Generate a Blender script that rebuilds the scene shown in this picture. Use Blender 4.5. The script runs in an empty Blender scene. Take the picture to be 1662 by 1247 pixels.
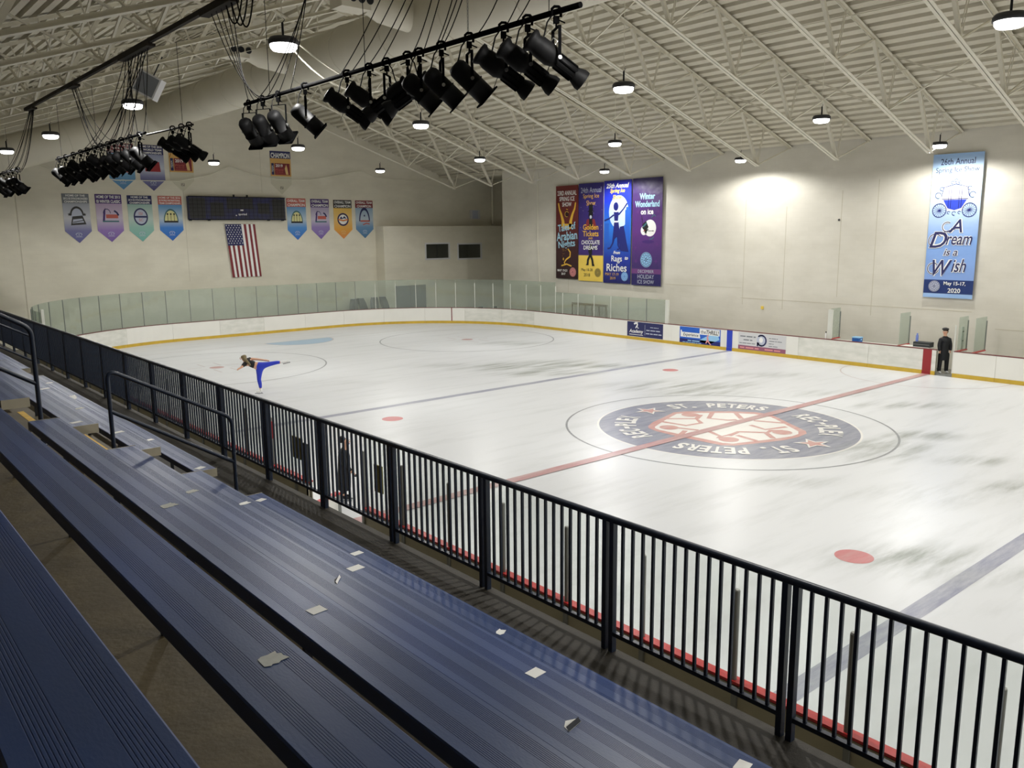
import bpy, math, random
from mathutils import Vector, Matrix
random.seed(7)
C = bpy.context.scene.collection
PI = math.pi

# ------------------------------------------------------------------ camera, world, exposure
CAM = Vector((-19.872, -13.934, 5.550))
yaw, pitch, roll = 0.86733, 0.17967, -0.00961
F_PX = 1355.0
f = Vector((math.cos(pitch)*math.cos(yaw), math.cos(pitch)*math.sin(yaw), -math.sin(pitch)))
r = Vector((math.sin(yaw), -math.cos(yaw), 0.0))
u = r.cross(f)
r2 = r*math.cos(roll) + u*math.sin(roll)
u2 = -r*math.sin(roll) + u*math.cos(roll)
cd = bpy.data.cameras.new('camera'); cam = bpy.data.objects.new('camera', cd); C.objects.link(cam)
cd.sensor_width = 36.0; cd.lens = F_PX*36.0/1662.0; cd.clip_start = 0.05; cd.clip_end = 300
cam.matrix_world = Matrix(((r2.x, u2.x, -f.x, CAM.x), (r2.y, u2.y, -f.y, CAM.y), (r2.z, u2.z, -f.z, CAM.z), (0, 0, 0, 1)))
sc = bpy.context.scene
sc.camera = cam
w = bpy.data.worlds.new('world'); sc.world = w; w.use_nodes = True
w.node_tree.nodes['Background'].inputs[0].default_value = (0.55, 0.53, 0.48, 1)
w.node_tree.nodes['Background'].inputs[1].default_value = 0.0
sc.view_settings.view_transform = 'Standard'; sc.view_settings.look = 'None'
sc.view_settings.exposure = 0.0; sc.view_settings.gamma = 1.0
sc.view_settings.use_curve_mapping = False
LAMP_POWER = 1060.0
LAMP_COLOR = (1.0, 0.985, 0.945)

# ------------------------------------------------------------------ materials
M = {}
def srgb(c):
    return tuple((x/12.92 if x <= 0.04045 else ((x+0.055)/1.055)**2.4) for x in [v/255.0 for v in c])
def nt(name):
    m = bpy.data.materials.new(name); m.use_nodes = True
    return m, m.node_tree.nodes, m.node_tree.links, m.node_tree.nodes['Principled BSDF']
def mat(name, rgb, rough=0.6, metal=0.0, var=0.0, scale=4.0, bump=0.0, bscale=60.0, spec=0.5, stretch=(1, 1, 1), var2=None):
    m, N, L, b = nt(name)
    col = srgb(rgb)
    b.inputs['Base Color'].default_value = (*col, 1); b.inputs['Roughness'].default_value = rough
    b.inputs['Metallic'].default_value = metal; b.inputs['Specular IOR Level'].default_value = spec
    tc = N.new('ShaderNodeTexCoord'); mp = N.new('ShaderNodeMapping'); mp.inputs['Scale'].default_value = stretch
    L.new(tc.outputs['Object'], mp.inputs['Vector'])
    if var > 0:
        n = N.new('ShaderNodeTexNoise'); n.inputs['Scale'].default_value = scale; n.inputs['Detail'].default_value = 5
        L.new(mp.outputs[0], n.inputs['Vector'])
        rp = N.new('ShaderNodeValToRGB')
        c2 = srgb(var2) if var2 else tuple(x*(1-var) for x in col)
        rp.color_ramp.elements[0].color = (*c2, 1); rp.color_ramp.elements[1].color = (*[min(1, x*(1+var*0.4)) for x in col], 1)
        rp.color_ramp.elements[0].position = 0.3; rp.color_ramp.elements[1].position = 0.68
        L.new(n.outputs['Fac'], rp.inputs['Fac']); L.new(rp.outputs[0], b.inputs['Base Color'])
    if bump > 0:
        n2 = N.new('ShaderNodeTexNoise'); n2.inputs['Scale'].default_value = bscale; n2.inputs['Detail'].default_value = 3
        L.new(mp.outputs[0], n2.inputs['Vector'])
        bp = N.new('ShaderNodeBump'); bp.inputs['Strength'].default_value = bump; bp.inputs['Distance'].default_value = 0.01
        L.new(n2.outputs['Fac'], bp.inputs['Height']); L.new(bp.outputs[0], b.inputs['Normal'])
    M[name] = m
    return m
def grad(name, stops, z0, z1, rough=0.7):
    """printed cloth with a colour ramp running up its own height (object z from z0 to z1)"""
    m, N, L, b = nt(name)
    tc = N.new('ShaderNodeTexCoord'); sp = N.new('ShaderNodeSeparateXYZ'); L.new(tc.outputs['Object'], sp.inputs[0])
    mr = N.new('ShaderNodeMapRange'); mr.inputs[1].default_value = z0; mr.inputs[2].default_value = z1
    L.new(sp.outputs[2], mr.inputs[0])
    rp = N.new('ShaderNodeValToRGB')
    while len(rp.color_ramp.elements) < len(stops): rp.color_ramp.elements.new(0.5)
    for e, (p, c) in zip(rp.color_ramp.elements, stops):
        e.position = p; e.color = (*srgb(c), 1)
    L.new(mr.outputs[0], rp.inputs['Fac'])
    n = N.new('ShaderNodeTexNoise'); n.inputs['Scale'].default_value = 1.4; L.new(tc.outputs['Object'], n.inputs['Vector'])
    bp = N.new('ShaderNodeBump'); bp.inputs['Strength'].default_value = 0.35; bp.inputs['Distance'].default_value = 0.15
    L.new(n.outputs['Fac'], bp.inputs['Height']); L.new(bp.outputs[0], b.inputs['Normal'])
    L.new(rp.outputs[0], b.inputs['Base Color']); b.inputs['Roughness'].default_value = rough
    M[name] = m
    return m
def emit(name, rgb, s):
    m, N, L, b = nt(name)
    b.inputs['Base Color'].default_value = (*rgb, 1); b.inputs['Emission Color'].default_value = (*rgb, 1)
    b.inputs['Emission Strength'].default_value = s; M[name] = m
def glass(name, tint, gloss=0.10, haze=0.08, hcol=(205, 215, 205)):
    m, N, L, b = nt(name); N.remove(b); out = N['Material Output']
    t = N.new('ShaderNodeBsdfTransparent'); t.inputs[0].default_value = (*tint, 1)
    g = N.new('ShaderNodeBsdfGlossy'); g.inputs['Roughness'].default_value = 0.06; g.inputs[0].default_value = (0.9, 0.95, 0.92, 1)
    d = N.new('ShaderNodeBsdfDiffuse'); d.inputs[0].default_value = (*srgb(hcol), 1)
    m1 = N.new('ShaderNodeMixShader'); m2 = N.new('ShaderNodeMixShader')
    n = N.new('ShaderNodeTexNoise'); n.inputs['Scale'].default_value = 2.0
    tc = N.new('ShaderNodeTexCoord'); L.new(tc.outputs['Object'], n.inputs['Vector'])
    mr = N.new('ShaderNodeMapRange'); mr.inputs[3].default_value = haze*0.6; mr.inputs[4].default_value = haze*1.4
    L.new(n.outputs['Fac'], mr.inputs[0]); L.new(mr.outputs[0], m1.inputs[0])
    L.new(t.outputs[0], m1.inputs[1]); L.new(d.outputs[0], m1.inputs[2])
    m2.inputs[0].default_value = gloss
    L.new(m1.outputs[0], m2.inputs[1]); L.new(g.outputs[0], m2.inputs[2]); L.new(m2.outputs[0], out.inputs[0])
    M[name] = m

def wall_mat(name, rgb, axis):
    """painted masonry: faint courses, blotches and scuffs"""
    m, N, L, b = nt(name)
    tc = N.new('ShaderNodeTexCoord'); sp = N.new('ShaderNodeSeparateXYZ'); L.new(tc.outputs['Object'], sp.inputs[0])
    cb = N.new('ShaderNodeCombineXYZ'); L.new(sp.outputs[0 if axis == 'x' else 1], cb.inputs[0]); L.new(sp.outputs[2], cb.inputs[1])
    br = N.new('ShaderNodeTexBrick'); br.inputs['Scale'].default_value = 1.0; br.inputs['Brick Width'].default_value = 0.406
    br.inputs['Row Height'].default_value = 0.203; br.inputs['Mortar Size'].default_value = 0.006
    c = srgb(rgb)
    br.inputs['Color1'].default_value = (*c, 1); br.inputs['Color2'].default_value = (*[x*0.975 for x in c], 1)
    br.inputs['Mortar'].default_value = (*[x*0.96 for x in c], 1)
    L.new(cb.outputs[0], br.inputs['Vector'])
    n = N.new('ShaderNodeTexNoise'); n.inputs['Scale'].default_value = 0.5; n.inputs['Detail'].default_value = 6
    mp = N.new('ShaderNodeMapping'); mp.inputs['Scale'].default_value = (1, 1, 2.2)
    L.new(tc.outputs['Object'], mp.inputs[0]); L.new(mp.outputs[0], n.inputs['Vector'])
    mx = N.new('ShaderNodeMix'); mx.data_type = 'RGBA'; mx.blend_type = 'MULTIPLY'; mx.inputs[0].default_value = 1.0
    rp = N.new('ShaderNodeValToRGB'); rp.color_ramp.elements[0].color = (0.9, 0.895, 0.88, 1); rp.color_ramp.elements[1].color = (1, 1, 1, 1)
    rp.color_ramp.elements[0].position = 0.35; rp.color_ramp.elements[1].position = 0.62
    L.new(n.outputs['Fac'], rp.inputs[0]); L.new(br.outputs['Color'], mx.inputs[6]); L.new(rp.outputs[0], mx.inputs[7])
    L.new(mx.outputs[2], b.inputs['Base Color'])
    bp = N.new('ShaderNodeBump'); bp.inputs['Strength'].default_value = 0.12; bp.inputs['Distance'].default_value = 0.004
    L.new(br.outputs['Fac'], bp.inputs['Height']); bp.invert = True; L.new(bp.outputs[0], b.inputs['Normal'])
    b.inputs['Roughness'].default_value = 0.62; M[name] = m

def ice_mat(name, rgb, patchiness=1.0, fade=0.0):
    """ice: milky base, streaky grey-green patches at listed spots, glossy with cut marks"""
    m, N, L, b = nt(name)
    tc = N.new('ShaderNodeTexCoord')
    base = srgb(rgb)
    # stretched noise that breaks the patches into streaks
    mp = N.new('ShaderNodeMapping'); mp.inputs['Rotation'].default_value = (0, 0, math.radians(40)); mp.inputs['Scale'].default_value = (0.28, 1.7, 1)
    L.new(tc.outputs['Object'], mp.inputs[0])
    ns = N.new('ShaderNodeTexNoise'); ns.inputs['Scale'].default_value = 1.1; ns.inputs['Detail'].default_value = 7; ns.inputs['Roughness'].default_value = 0.62
    L.new(mp.outputs[0], ns.inputs['Vector'])
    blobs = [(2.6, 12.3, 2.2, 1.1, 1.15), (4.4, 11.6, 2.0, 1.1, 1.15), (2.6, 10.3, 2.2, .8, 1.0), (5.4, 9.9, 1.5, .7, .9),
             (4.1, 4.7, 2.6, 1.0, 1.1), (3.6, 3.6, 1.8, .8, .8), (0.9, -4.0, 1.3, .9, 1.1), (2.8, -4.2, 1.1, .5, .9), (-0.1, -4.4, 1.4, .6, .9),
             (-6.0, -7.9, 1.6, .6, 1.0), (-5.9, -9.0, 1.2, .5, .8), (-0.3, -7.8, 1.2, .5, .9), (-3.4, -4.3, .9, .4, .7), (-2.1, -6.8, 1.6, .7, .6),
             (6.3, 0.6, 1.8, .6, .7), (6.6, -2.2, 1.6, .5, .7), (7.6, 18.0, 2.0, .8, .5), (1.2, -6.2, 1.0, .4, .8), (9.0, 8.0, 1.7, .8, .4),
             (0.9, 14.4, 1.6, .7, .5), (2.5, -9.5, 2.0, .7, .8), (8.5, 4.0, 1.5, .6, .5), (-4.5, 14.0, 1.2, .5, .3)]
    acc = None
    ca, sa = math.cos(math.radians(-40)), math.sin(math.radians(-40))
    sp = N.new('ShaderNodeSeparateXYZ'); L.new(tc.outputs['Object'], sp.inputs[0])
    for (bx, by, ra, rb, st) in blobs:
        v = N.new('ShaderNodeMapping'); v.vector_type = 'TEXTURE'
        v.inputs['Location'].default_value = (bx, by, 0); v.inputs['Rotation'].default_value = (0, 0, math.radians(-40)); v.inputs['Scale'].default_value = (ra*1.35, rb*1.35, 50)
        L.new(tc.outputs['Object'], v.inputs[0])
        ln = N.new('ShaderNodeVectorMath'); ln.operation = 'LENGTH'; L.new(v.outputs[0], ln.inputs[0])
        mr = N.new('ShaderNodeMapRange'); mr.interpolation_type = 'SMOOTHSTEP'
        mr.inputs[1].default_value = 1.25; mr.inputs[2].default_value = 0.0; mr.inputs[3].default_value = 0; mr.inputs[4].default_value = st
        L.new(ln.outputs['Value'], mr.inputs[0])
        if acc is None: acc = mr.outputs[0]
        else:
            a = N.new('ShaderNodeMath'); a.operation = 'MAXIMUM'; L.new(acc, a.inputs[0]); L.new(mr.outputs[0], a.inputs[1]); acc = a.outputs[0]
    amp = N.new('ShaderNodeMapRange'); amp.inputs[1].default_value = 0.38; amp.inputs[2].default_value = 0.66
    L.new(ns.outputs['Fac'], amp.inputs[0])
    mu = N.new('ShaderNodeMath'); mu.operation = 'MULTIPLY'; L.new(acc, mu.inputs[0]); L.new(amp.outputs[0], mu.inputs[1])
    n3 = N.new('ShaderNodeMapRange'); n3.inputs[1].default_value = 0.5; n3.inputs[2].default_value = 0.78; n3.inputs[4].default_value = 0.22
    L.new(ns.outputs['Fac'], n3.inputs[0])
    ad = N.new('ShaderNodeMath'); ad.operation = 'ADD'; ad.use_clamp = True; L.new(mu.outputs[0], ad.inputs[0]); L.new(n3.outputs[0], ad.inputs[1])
    sc1 = N.new('ShaderNodeMath'); sc1.operation = 'MULTIPLY'; sc1.inputs[1].default_value = 0.85*patchiness; L.new(ad.outputs[0], sc1.inputs[0])  # overall strength of the grey-green patches and streaks
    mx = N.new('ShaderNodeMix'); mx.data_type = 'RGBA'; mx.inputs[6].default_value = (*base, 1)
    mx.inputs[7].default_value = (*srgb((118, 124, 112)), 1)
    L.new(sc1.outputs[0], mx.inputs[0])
    src = mx.outputs[2]
    if fade > 0:   # paint under the ice seen through frosty patches
        nf = N.new('ShaderNodeTexNoise'); nf.inputs['Scale'].default_value = 3.0; nf.inputs['Detail'].default_value = 6; nf.inputs['Roughness'].default_value = .7
        L.new(mp.outputs[0], nf.inputs['Vector'])
        fr = N.new('ShaderNodeMapRange'); fr.inputs[1].default_value = .3; fr.inputs[2].default_value = .7; fr.inputs[3].default_value = fade*0.5; fr.inputs[4].default_value = fade*1.3
        L.new(nf.outputs['Fac'], fr.inputs[0])
        m3 = N.new('ShaderNodeMix'); m3.data_type = 'RGBA'; L.new(fr.outputs[0], m3.inputs[0]); L.new(src, m3.inputs[6]); m3.inputs[7].default_value = (*srgb((222, 223, 220)), 1)
        src = m3.outputs[2]
    L.new(src, b.inputs['Base Color'])
    rr = N.new('ShaderNodeMapRange'); rr.inputs[3].default_value = 0.24; rr.inputs[4].default_value = 0.40; L.new(ns.outputs['Fac'], rr.inputs[0])
    L.new(rr.outputs[0], b.inputs['Roughness']); b.inputs['IOR'].default_value = 1.31; b.inputs['Specular IOR Level'].default_value = 0.5
    bp = N.new('ShaderNodeBump'); bp.inputs['Strength'].default_value = 0.06; bp.inputs['Distance'].default_value = 0.02
    nb = N.new('ShaderNodeTexNoise'); nb.inputs['Scale'].default_value = 6; nb.inputs['Detail'].default_value = 5; L.new(tc.outputs['Object'], nb.inputs['Vector'])
    L.new(nb.outputs['Fac'], bp.inputs['Height']); L.new(bp.outputs[0], b.inputs['Normal'])
    M[name] = m

wall_mat('wall_y', (230, 225, 208), 'x'); wall_mat('wall_x', (222, 218, 206), 'y')
mat('deck', (208, 202, 184), 0.7, var=0.05, scale=2)
mat('white_steel', (222, 217, 200), 0.55, var=0.05, scale=3)
mat('concrete_floor', (120, 118, 108), 0.8, var=0.2, scale=2, bump=0.2)
mat('brown_floor', (90, 79, 55), 0.62, var=0.30, scale=3.5, bump=0.3, bscale=25)
mat('rubber_floor', (60, 56, 50), 0.75, var=0.18, scale=8, bump=0.3, bscale=90)
mat('grey_wall', (150, 147, 136), 0.8, var=0.1, scale=2)
mat('seam', (196, 190, 171), 0.8)
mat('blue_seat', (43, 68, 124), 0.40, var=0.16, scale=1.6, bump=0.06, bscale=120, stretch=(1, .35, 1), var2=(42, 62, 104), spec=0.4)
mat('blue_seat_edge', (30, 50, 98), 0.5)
mat('aluminium', (182, 176, 158), 0.45, metal=0.3, var=0.1)
mat('dark_steel', (40, 42, 46), 0.55, metal=0.5)
mat('navy_paint', (22, 35, 56), 0.38, var=0.12, scale=10, bump=0.05)
mat('yellow_line', (222, 178, 60), 0.6, var=0.25, scale=9)
mat('duct', (212, 207, 190), 0.55, var=0.05, scale=1.0)
mat('board_white', (236, 235, 228), 0.32, var=0.04, scale=0.8)
mat('board_scuffed', (228, 227, 220), 0.4, var=0.14, scale=1.6, stretch=(1, 1, 3), var2=(212, 213, 204))
mat('kick_yellow', (206, 172, 58), 0.4, var=0.12, scale=3)
mat('cap_red', (196, 42, 44), 0.4, var=0.08)
mat('cap_dark', (112, 60, 58), 0.5)
mat('board_back', (178, 172, 150), 0.6, var=0.08)
mat('post_grey', (138, 140, 137), 0.5, metal=0.2, var=0.1)
mat('post_white', (214, 215, 206), 0.5)
mat('black_fixture', (14, 14, 15), 0.6, var=0.25, scale=9, spec=0.14)
mat('black_matte', (10, 10, 11), 0.9, spec=0.02)
mat('black_cable', (22, 21, 20), 0.8, spec=0.1)
mat('raceway', (46, 41, 35), 0.7, var=0.2, spec=0.15)
mat('lens_glass', (60, 66, 76), 0.1)
mat('steel_bright', (170, 170, 168), 0.3, metal=0.9)
mat('white_cord', (232, 228, 212), 0.6)
mat('lamp_body', (58, 58, 62), 0.5, metal=0.3)
mat('paper', (240, 240, 236), 0.7, var=0.04)
mat('paper_grey', (186, 188, 182), 0.7, var=0.1, scale=30)
mat('paper_dark', (40, 44, 52), 0.7)
emit('lamp_glow', (1.0, 0.985, 0.95), 9.0)
glass('glass_pane', (0.84, 0.885, 0.86), 0.06, 0.11, (200, 207, 196))
glass('glass_near', (0.955, 0.975, 0.965), 0.04, 0.03)
glass('window_glass', (0.25, 0.25, 0.24), 0.12, 0.05)
mat('dark_room', (58, 56, 50), 0.8, var=0.5, scale=6)
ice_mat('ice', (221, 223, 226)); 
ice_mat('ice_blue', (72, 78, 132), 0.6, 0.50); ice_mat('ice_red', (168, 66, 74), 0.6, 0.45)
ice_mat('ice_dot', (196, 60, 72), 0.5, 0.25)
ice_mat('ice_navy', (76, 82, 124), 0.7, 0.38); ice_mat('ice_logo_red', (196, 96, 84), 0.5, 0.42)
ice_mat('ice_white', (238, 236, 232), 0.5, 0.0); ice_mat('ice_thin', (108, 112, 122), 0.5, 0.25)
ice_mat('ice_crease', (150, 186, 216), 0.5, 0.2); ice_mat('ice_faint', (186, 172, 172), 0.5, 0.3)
for nm, c in dict(p_white=(240, 240, 238), p_black=(18, 18, 22), p_navy=(36, 40, 92), p_red=(150, 38, 44), p_gold=(226, 178, 62), p_yellow=(238, 206, 84),
                  p_sky=(150, 200, 236), p_blue=(40, 66, 190), p_deepblue=(22, 30, 110), p_maroon=(92, 24, 26), p_dkmaroon=(52, 18, 22), p_purple=(66, 34, 112),
                  p_violet=(104, 52, 128), p_cyan=(160, 206, 226), p_pink=(226, 150, 150), p_grey=(120, 124, 132), p_orange=(226, 132, 60), p_cream=(226, 222, 160),
                  p_skin=(200, 150, 120), p_teal=(60, 110, 120), p_mauve=(150, 90, 116), p_ltgrey=(212, 212, 214), p_dkred=(128, 40, 48), p_cityblue=(34, 96, 200),
                  p_paleblue=(196, 220, 246), p_silver=(190, 196, 214), p_peach=(226, 190, 130), p_tan=(214, 168, 96), p_coral=(196, 98, 84), p_charcoal=(52, 50, 50)).items():
    mat(nm, c, 0.6)
mat('skin', (214, 166, 138), 0.5); mat('hair_blond', (122, 108, 76), 0.6, var=0.3, scale=30); mat('hair_dark', (26, 22, 22), 0.6)
mat('leggings', (38, 58, 196), 0.55, var=0.08); mat('top_black', (20, 20, 24), 0.7); mat('coat_black', (26, 28, 32), 0.8, var=0.15, scale=20)
mat('skate_white', (238, 238, 236), 0.4); mat('blade', (160, 162, 166), 0.3, metal=0.9); mat('mask_blue', (110, 160, 210), 0.7)
mat('glove', (70, 76, 84), 0.7); mat('crate_blue', (30, 92, 170), 0.5); mat('bottle_blue', (110, 130, 200), 0.4); mat('notice_olive', (112, 106, 40), 0.6, var=0.2)
mat('wood_frame', (134, 118, 98), 0.7, var=0.2); mat('door_grey', (96, 102, 104), 0.7, var=0.06); mat('case_black', (44, 50, 52), 0.5)
mat('scoreboard_face', (48, 50, 92), 0.6, var=0.3, scale=3, var2=(54, 54, 66)); mat('scoreboard_dark', (58, 58, 58), 0.7, var=0.15, scale=12)
mat('kit_bag', (34, 38, 44), 0.8, var=0.2, scale=14)

# ------------------------------------------------------------------ mesh building
class MB:
    def __init__(s): s.v = []; s.f = []; s.m = []; s.cur = 0; s.mats = []; s.sm = []; s.smooth = False
    def use(s, name):
        if name not in s.mats: s.mats.append(name)
        s.cur = s.mats.index(name); return s
    def add(s, vs, fs):
        o = len(s.v); s.v += [tuple(x) for x in vs]
        for q in fs: s.f.append(tuple(i+o for i in q)); s.m.append(s.cur); s.sm.append(s.smooth)
        return s
    def box(s, a, b):
        x0, y0, z0 = a; x1, y1, z1 = b
        return s.add([(x0, y0, z0), (x1, y0, z0), (x1, y1, z0), (x0, y1, z0), (x0, y0, z1), (x1, y0, z1), (x1, y1, z1), (x0, y1, z1)],
              [(0, 3, 2, 1), (4, 5, 6, 7), (0, 1, 5, 4), (1, 2, 6, 5), (2, 3, 7, 6), (3, 0, 4, 7)])
    def bar(s, p, q, wd, ht, up=(0, 0, 1)):
        p, q = Vector(p), Vector(q); d = (q-p).normalized(); up = Vector(up)
        sd = d.cross(up)
        if sd.length < 1e-4: sd = d.cross(Vector((0, 1, 0)))
        sd.normalize(); un = sd.cross(d).normalized()
        vs = []
        for c in (p, q):
            for a, b in ((-1, -1), (1, -1), (1, 1), (-1, 1)): vs.append(c+sd*a*wd/2+un*b*ht/2)
        return s.add(vs, [(0, 1, 2, 3), (7, 6, 5, 4), (0, 4, 5, 1), (1, 5, 6, 2), (2, 6, 7, 3), (3, 7, 4, 0)])
    def tube(s, pts, rad, n=8, caps=True, close=False):
        pts = [Vector(p) for p in pts]; k = len(pts); sm = s.smooth; s.smooth = True
        rads = rad if isinstance(rad, (list, tuple)) else [rad]*k
        vs = []; fs = []; prev = None
        for i, p in enumerate(pts):
            if close: d = pts[(i+1) % k]-pts[i-1]
            else: d = pts[min(i+1, k-1)]-pts[max(i-1, 0)]
            d.normalize()
            if prev is None:
                a = Vector((0, 0, 1)) if abs(d.z) < 0.9 else Vector((1, 0, 0)); a = (a-d*a.dot(d)).normalized()
            else:
                a = prev-d*prev.dot(d); a.normalize()
            prev = a; b = d.cross(a)
            for j in range(n):
                t = 2*PI*j/n; vs.append(p+(a*math.cos(t)+b*math.sin(t))*rads[i])
        for i in range(k if close else k-1):
            i2 = (i+1) % k
            for j in range(n): fs.append((i*n+j, i*n+(j+1) % n, i2*n+(j+1) % n, i2*n+j))
        s.add(vs, fs)
        if caps and not close:
            s.smooth = False
            s.add(vs[:n], [tuple(reversed(range(n)))]); s.add(vs[-n:], [tuple(range(n))])
        s.smooth = sm
        return s
    def lathe(s, prof, base=(0, 0, 0), axis=(0, 0, 1), n=20, caps=(True, True)):
        ax = Vector(axis).normalized(); a = Vector((1, 0, 0)) if abs(ax.x) < 0.9 else Vector((0, 1, 0)); a = (a-ax*a.dot(ax)).normalized(); b = ax.cross(a); base = Vector(base)
        vs = []; fs = []; sm = s.smooth
        for (rr, h) in prof:
            for j in range(n):
                t = 2*PI*j/n; vs.append(base+ax*h+(a*math.cos(t)+b*math.sin(t))*rr)
        for i in range(len(prof)-1):
            for j in range(n): fs.append((i*n+j, i*n+(j+1) % n, (i+1)*n+(j+1) % n, (i+1)*n+j))
        s.smooth = True; s.add(vs, fs); s.smooth = False
        if caps[0] and prof[0][0] > 1e-4: s.add(vs[:n], [tuple(reversed(range(n)))])
        if caps[1] and prof[-1][0] > 1e-4: s.add(vs[-n:], [tuple(range(n))])
        s.smooth = sm
        return s
    def prism(s, poly, y0, y1, to3):
        n = len(poly); vs = [to3(a, b, y0) for a, b in poly]+[to3(a, b, y1) for a, b in poly]
        fs = [tuple(range(n)), tuple(reversed(range(n, 2*n)))]+[(i+n, (i+1) % n+n, (i+1) % n, i) for i in range(n)]
        return s.add(vs, fs)
    def mesh(s, name):
        me = bpy.data.meshes.new(name); me.from_pydata(s.v, [], s.f)
        for k in s.mats: me.materials.append(M[k])
        me.polygons.foreach_set('material_index', s.m); me.polygons.foreach_set('use_smooth', s.sm); me.update()
        return me
    def build(s, name, parent=None, loc=None):
        o = bpy.data.objects.new(name, s.mesh(name)); C.objects.link(o)
        if parent: o.parent = parent
        if loc is not None: o.location = loc
        return o
def mb(name): return MB().use(name)
def tag(o, label, cat, group=None, kind=None):
    o['label'] = label; o['category'] = cat
    if group: o['group'] = group
    if kind: o['kind'] = kind
    return o
def thing(name, label, cat, loc=(0, 0, 0), rz=0, group=None):
    o = bpy.data.objects.new(name, None); C.objects.link(o); o.location = loc; o.rotation_euler = (0, 0, rz); o.empty_display_size = 0.1
    return tag(o, label, cat, group)
def struct(o, label=None):
    o['kind'] = 'structure'
    if label: o['label'] = label
    return o
KIDS = {}
def children(o): return [c for c in o.children]
def copy_tree(o, parent=None):
    c = o.copy(); C.objects.link(c)
    if parent: c.parent = parent
    for ch in children(o): copy_tree(ch, c)
    return c

# ------------------------------------------------------------------ lettering
_tc = {}
def text_geo(s, bold=0.0, shear=0.0):
    key = (s, bold, shear)
    if key in _tc: return _tc[key]
    cu = bpy.data.curves.new('t', 'FONT'); cu.body = s; cu.size = 1.0; cu.shear = shear; cu.offset = bold; cu.resolution_u = 3; cu.fill_mode = 'FRONT'
    o = bpy.data.objects.new('t', cu); C.objects.link(o)
    bpy.context.view_layer.update()
    dg = bpy.context.evaluated_depsgraph_get(); me = bpy.data.meshes.new_from_object(o.evaluated_get(dg))
    vs = [(v.co.x, v.co.y) for v in me.vertices]; fs = [tuple(p.vertices) for p in me.polygons]
    bpy.data.objects.remove(o); bpy.data.curves.remove(cu); bpy.data.meshes.remove(me)
    if vs:
        x0 = min(v[0] for v in vs); x1 = max(v[0] for v in vs); y0 = min(v[1] for v in vs); y1 = max(v[1] for v in vs)
        vs = [((a-x0), (b-y0)) for a, b in vs]; _tc[key] = (vs, fs, x1-x0, y1-y0)
    else: _tc[key] = ([], [], 1, 1)
    return _tc[key]
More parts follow.
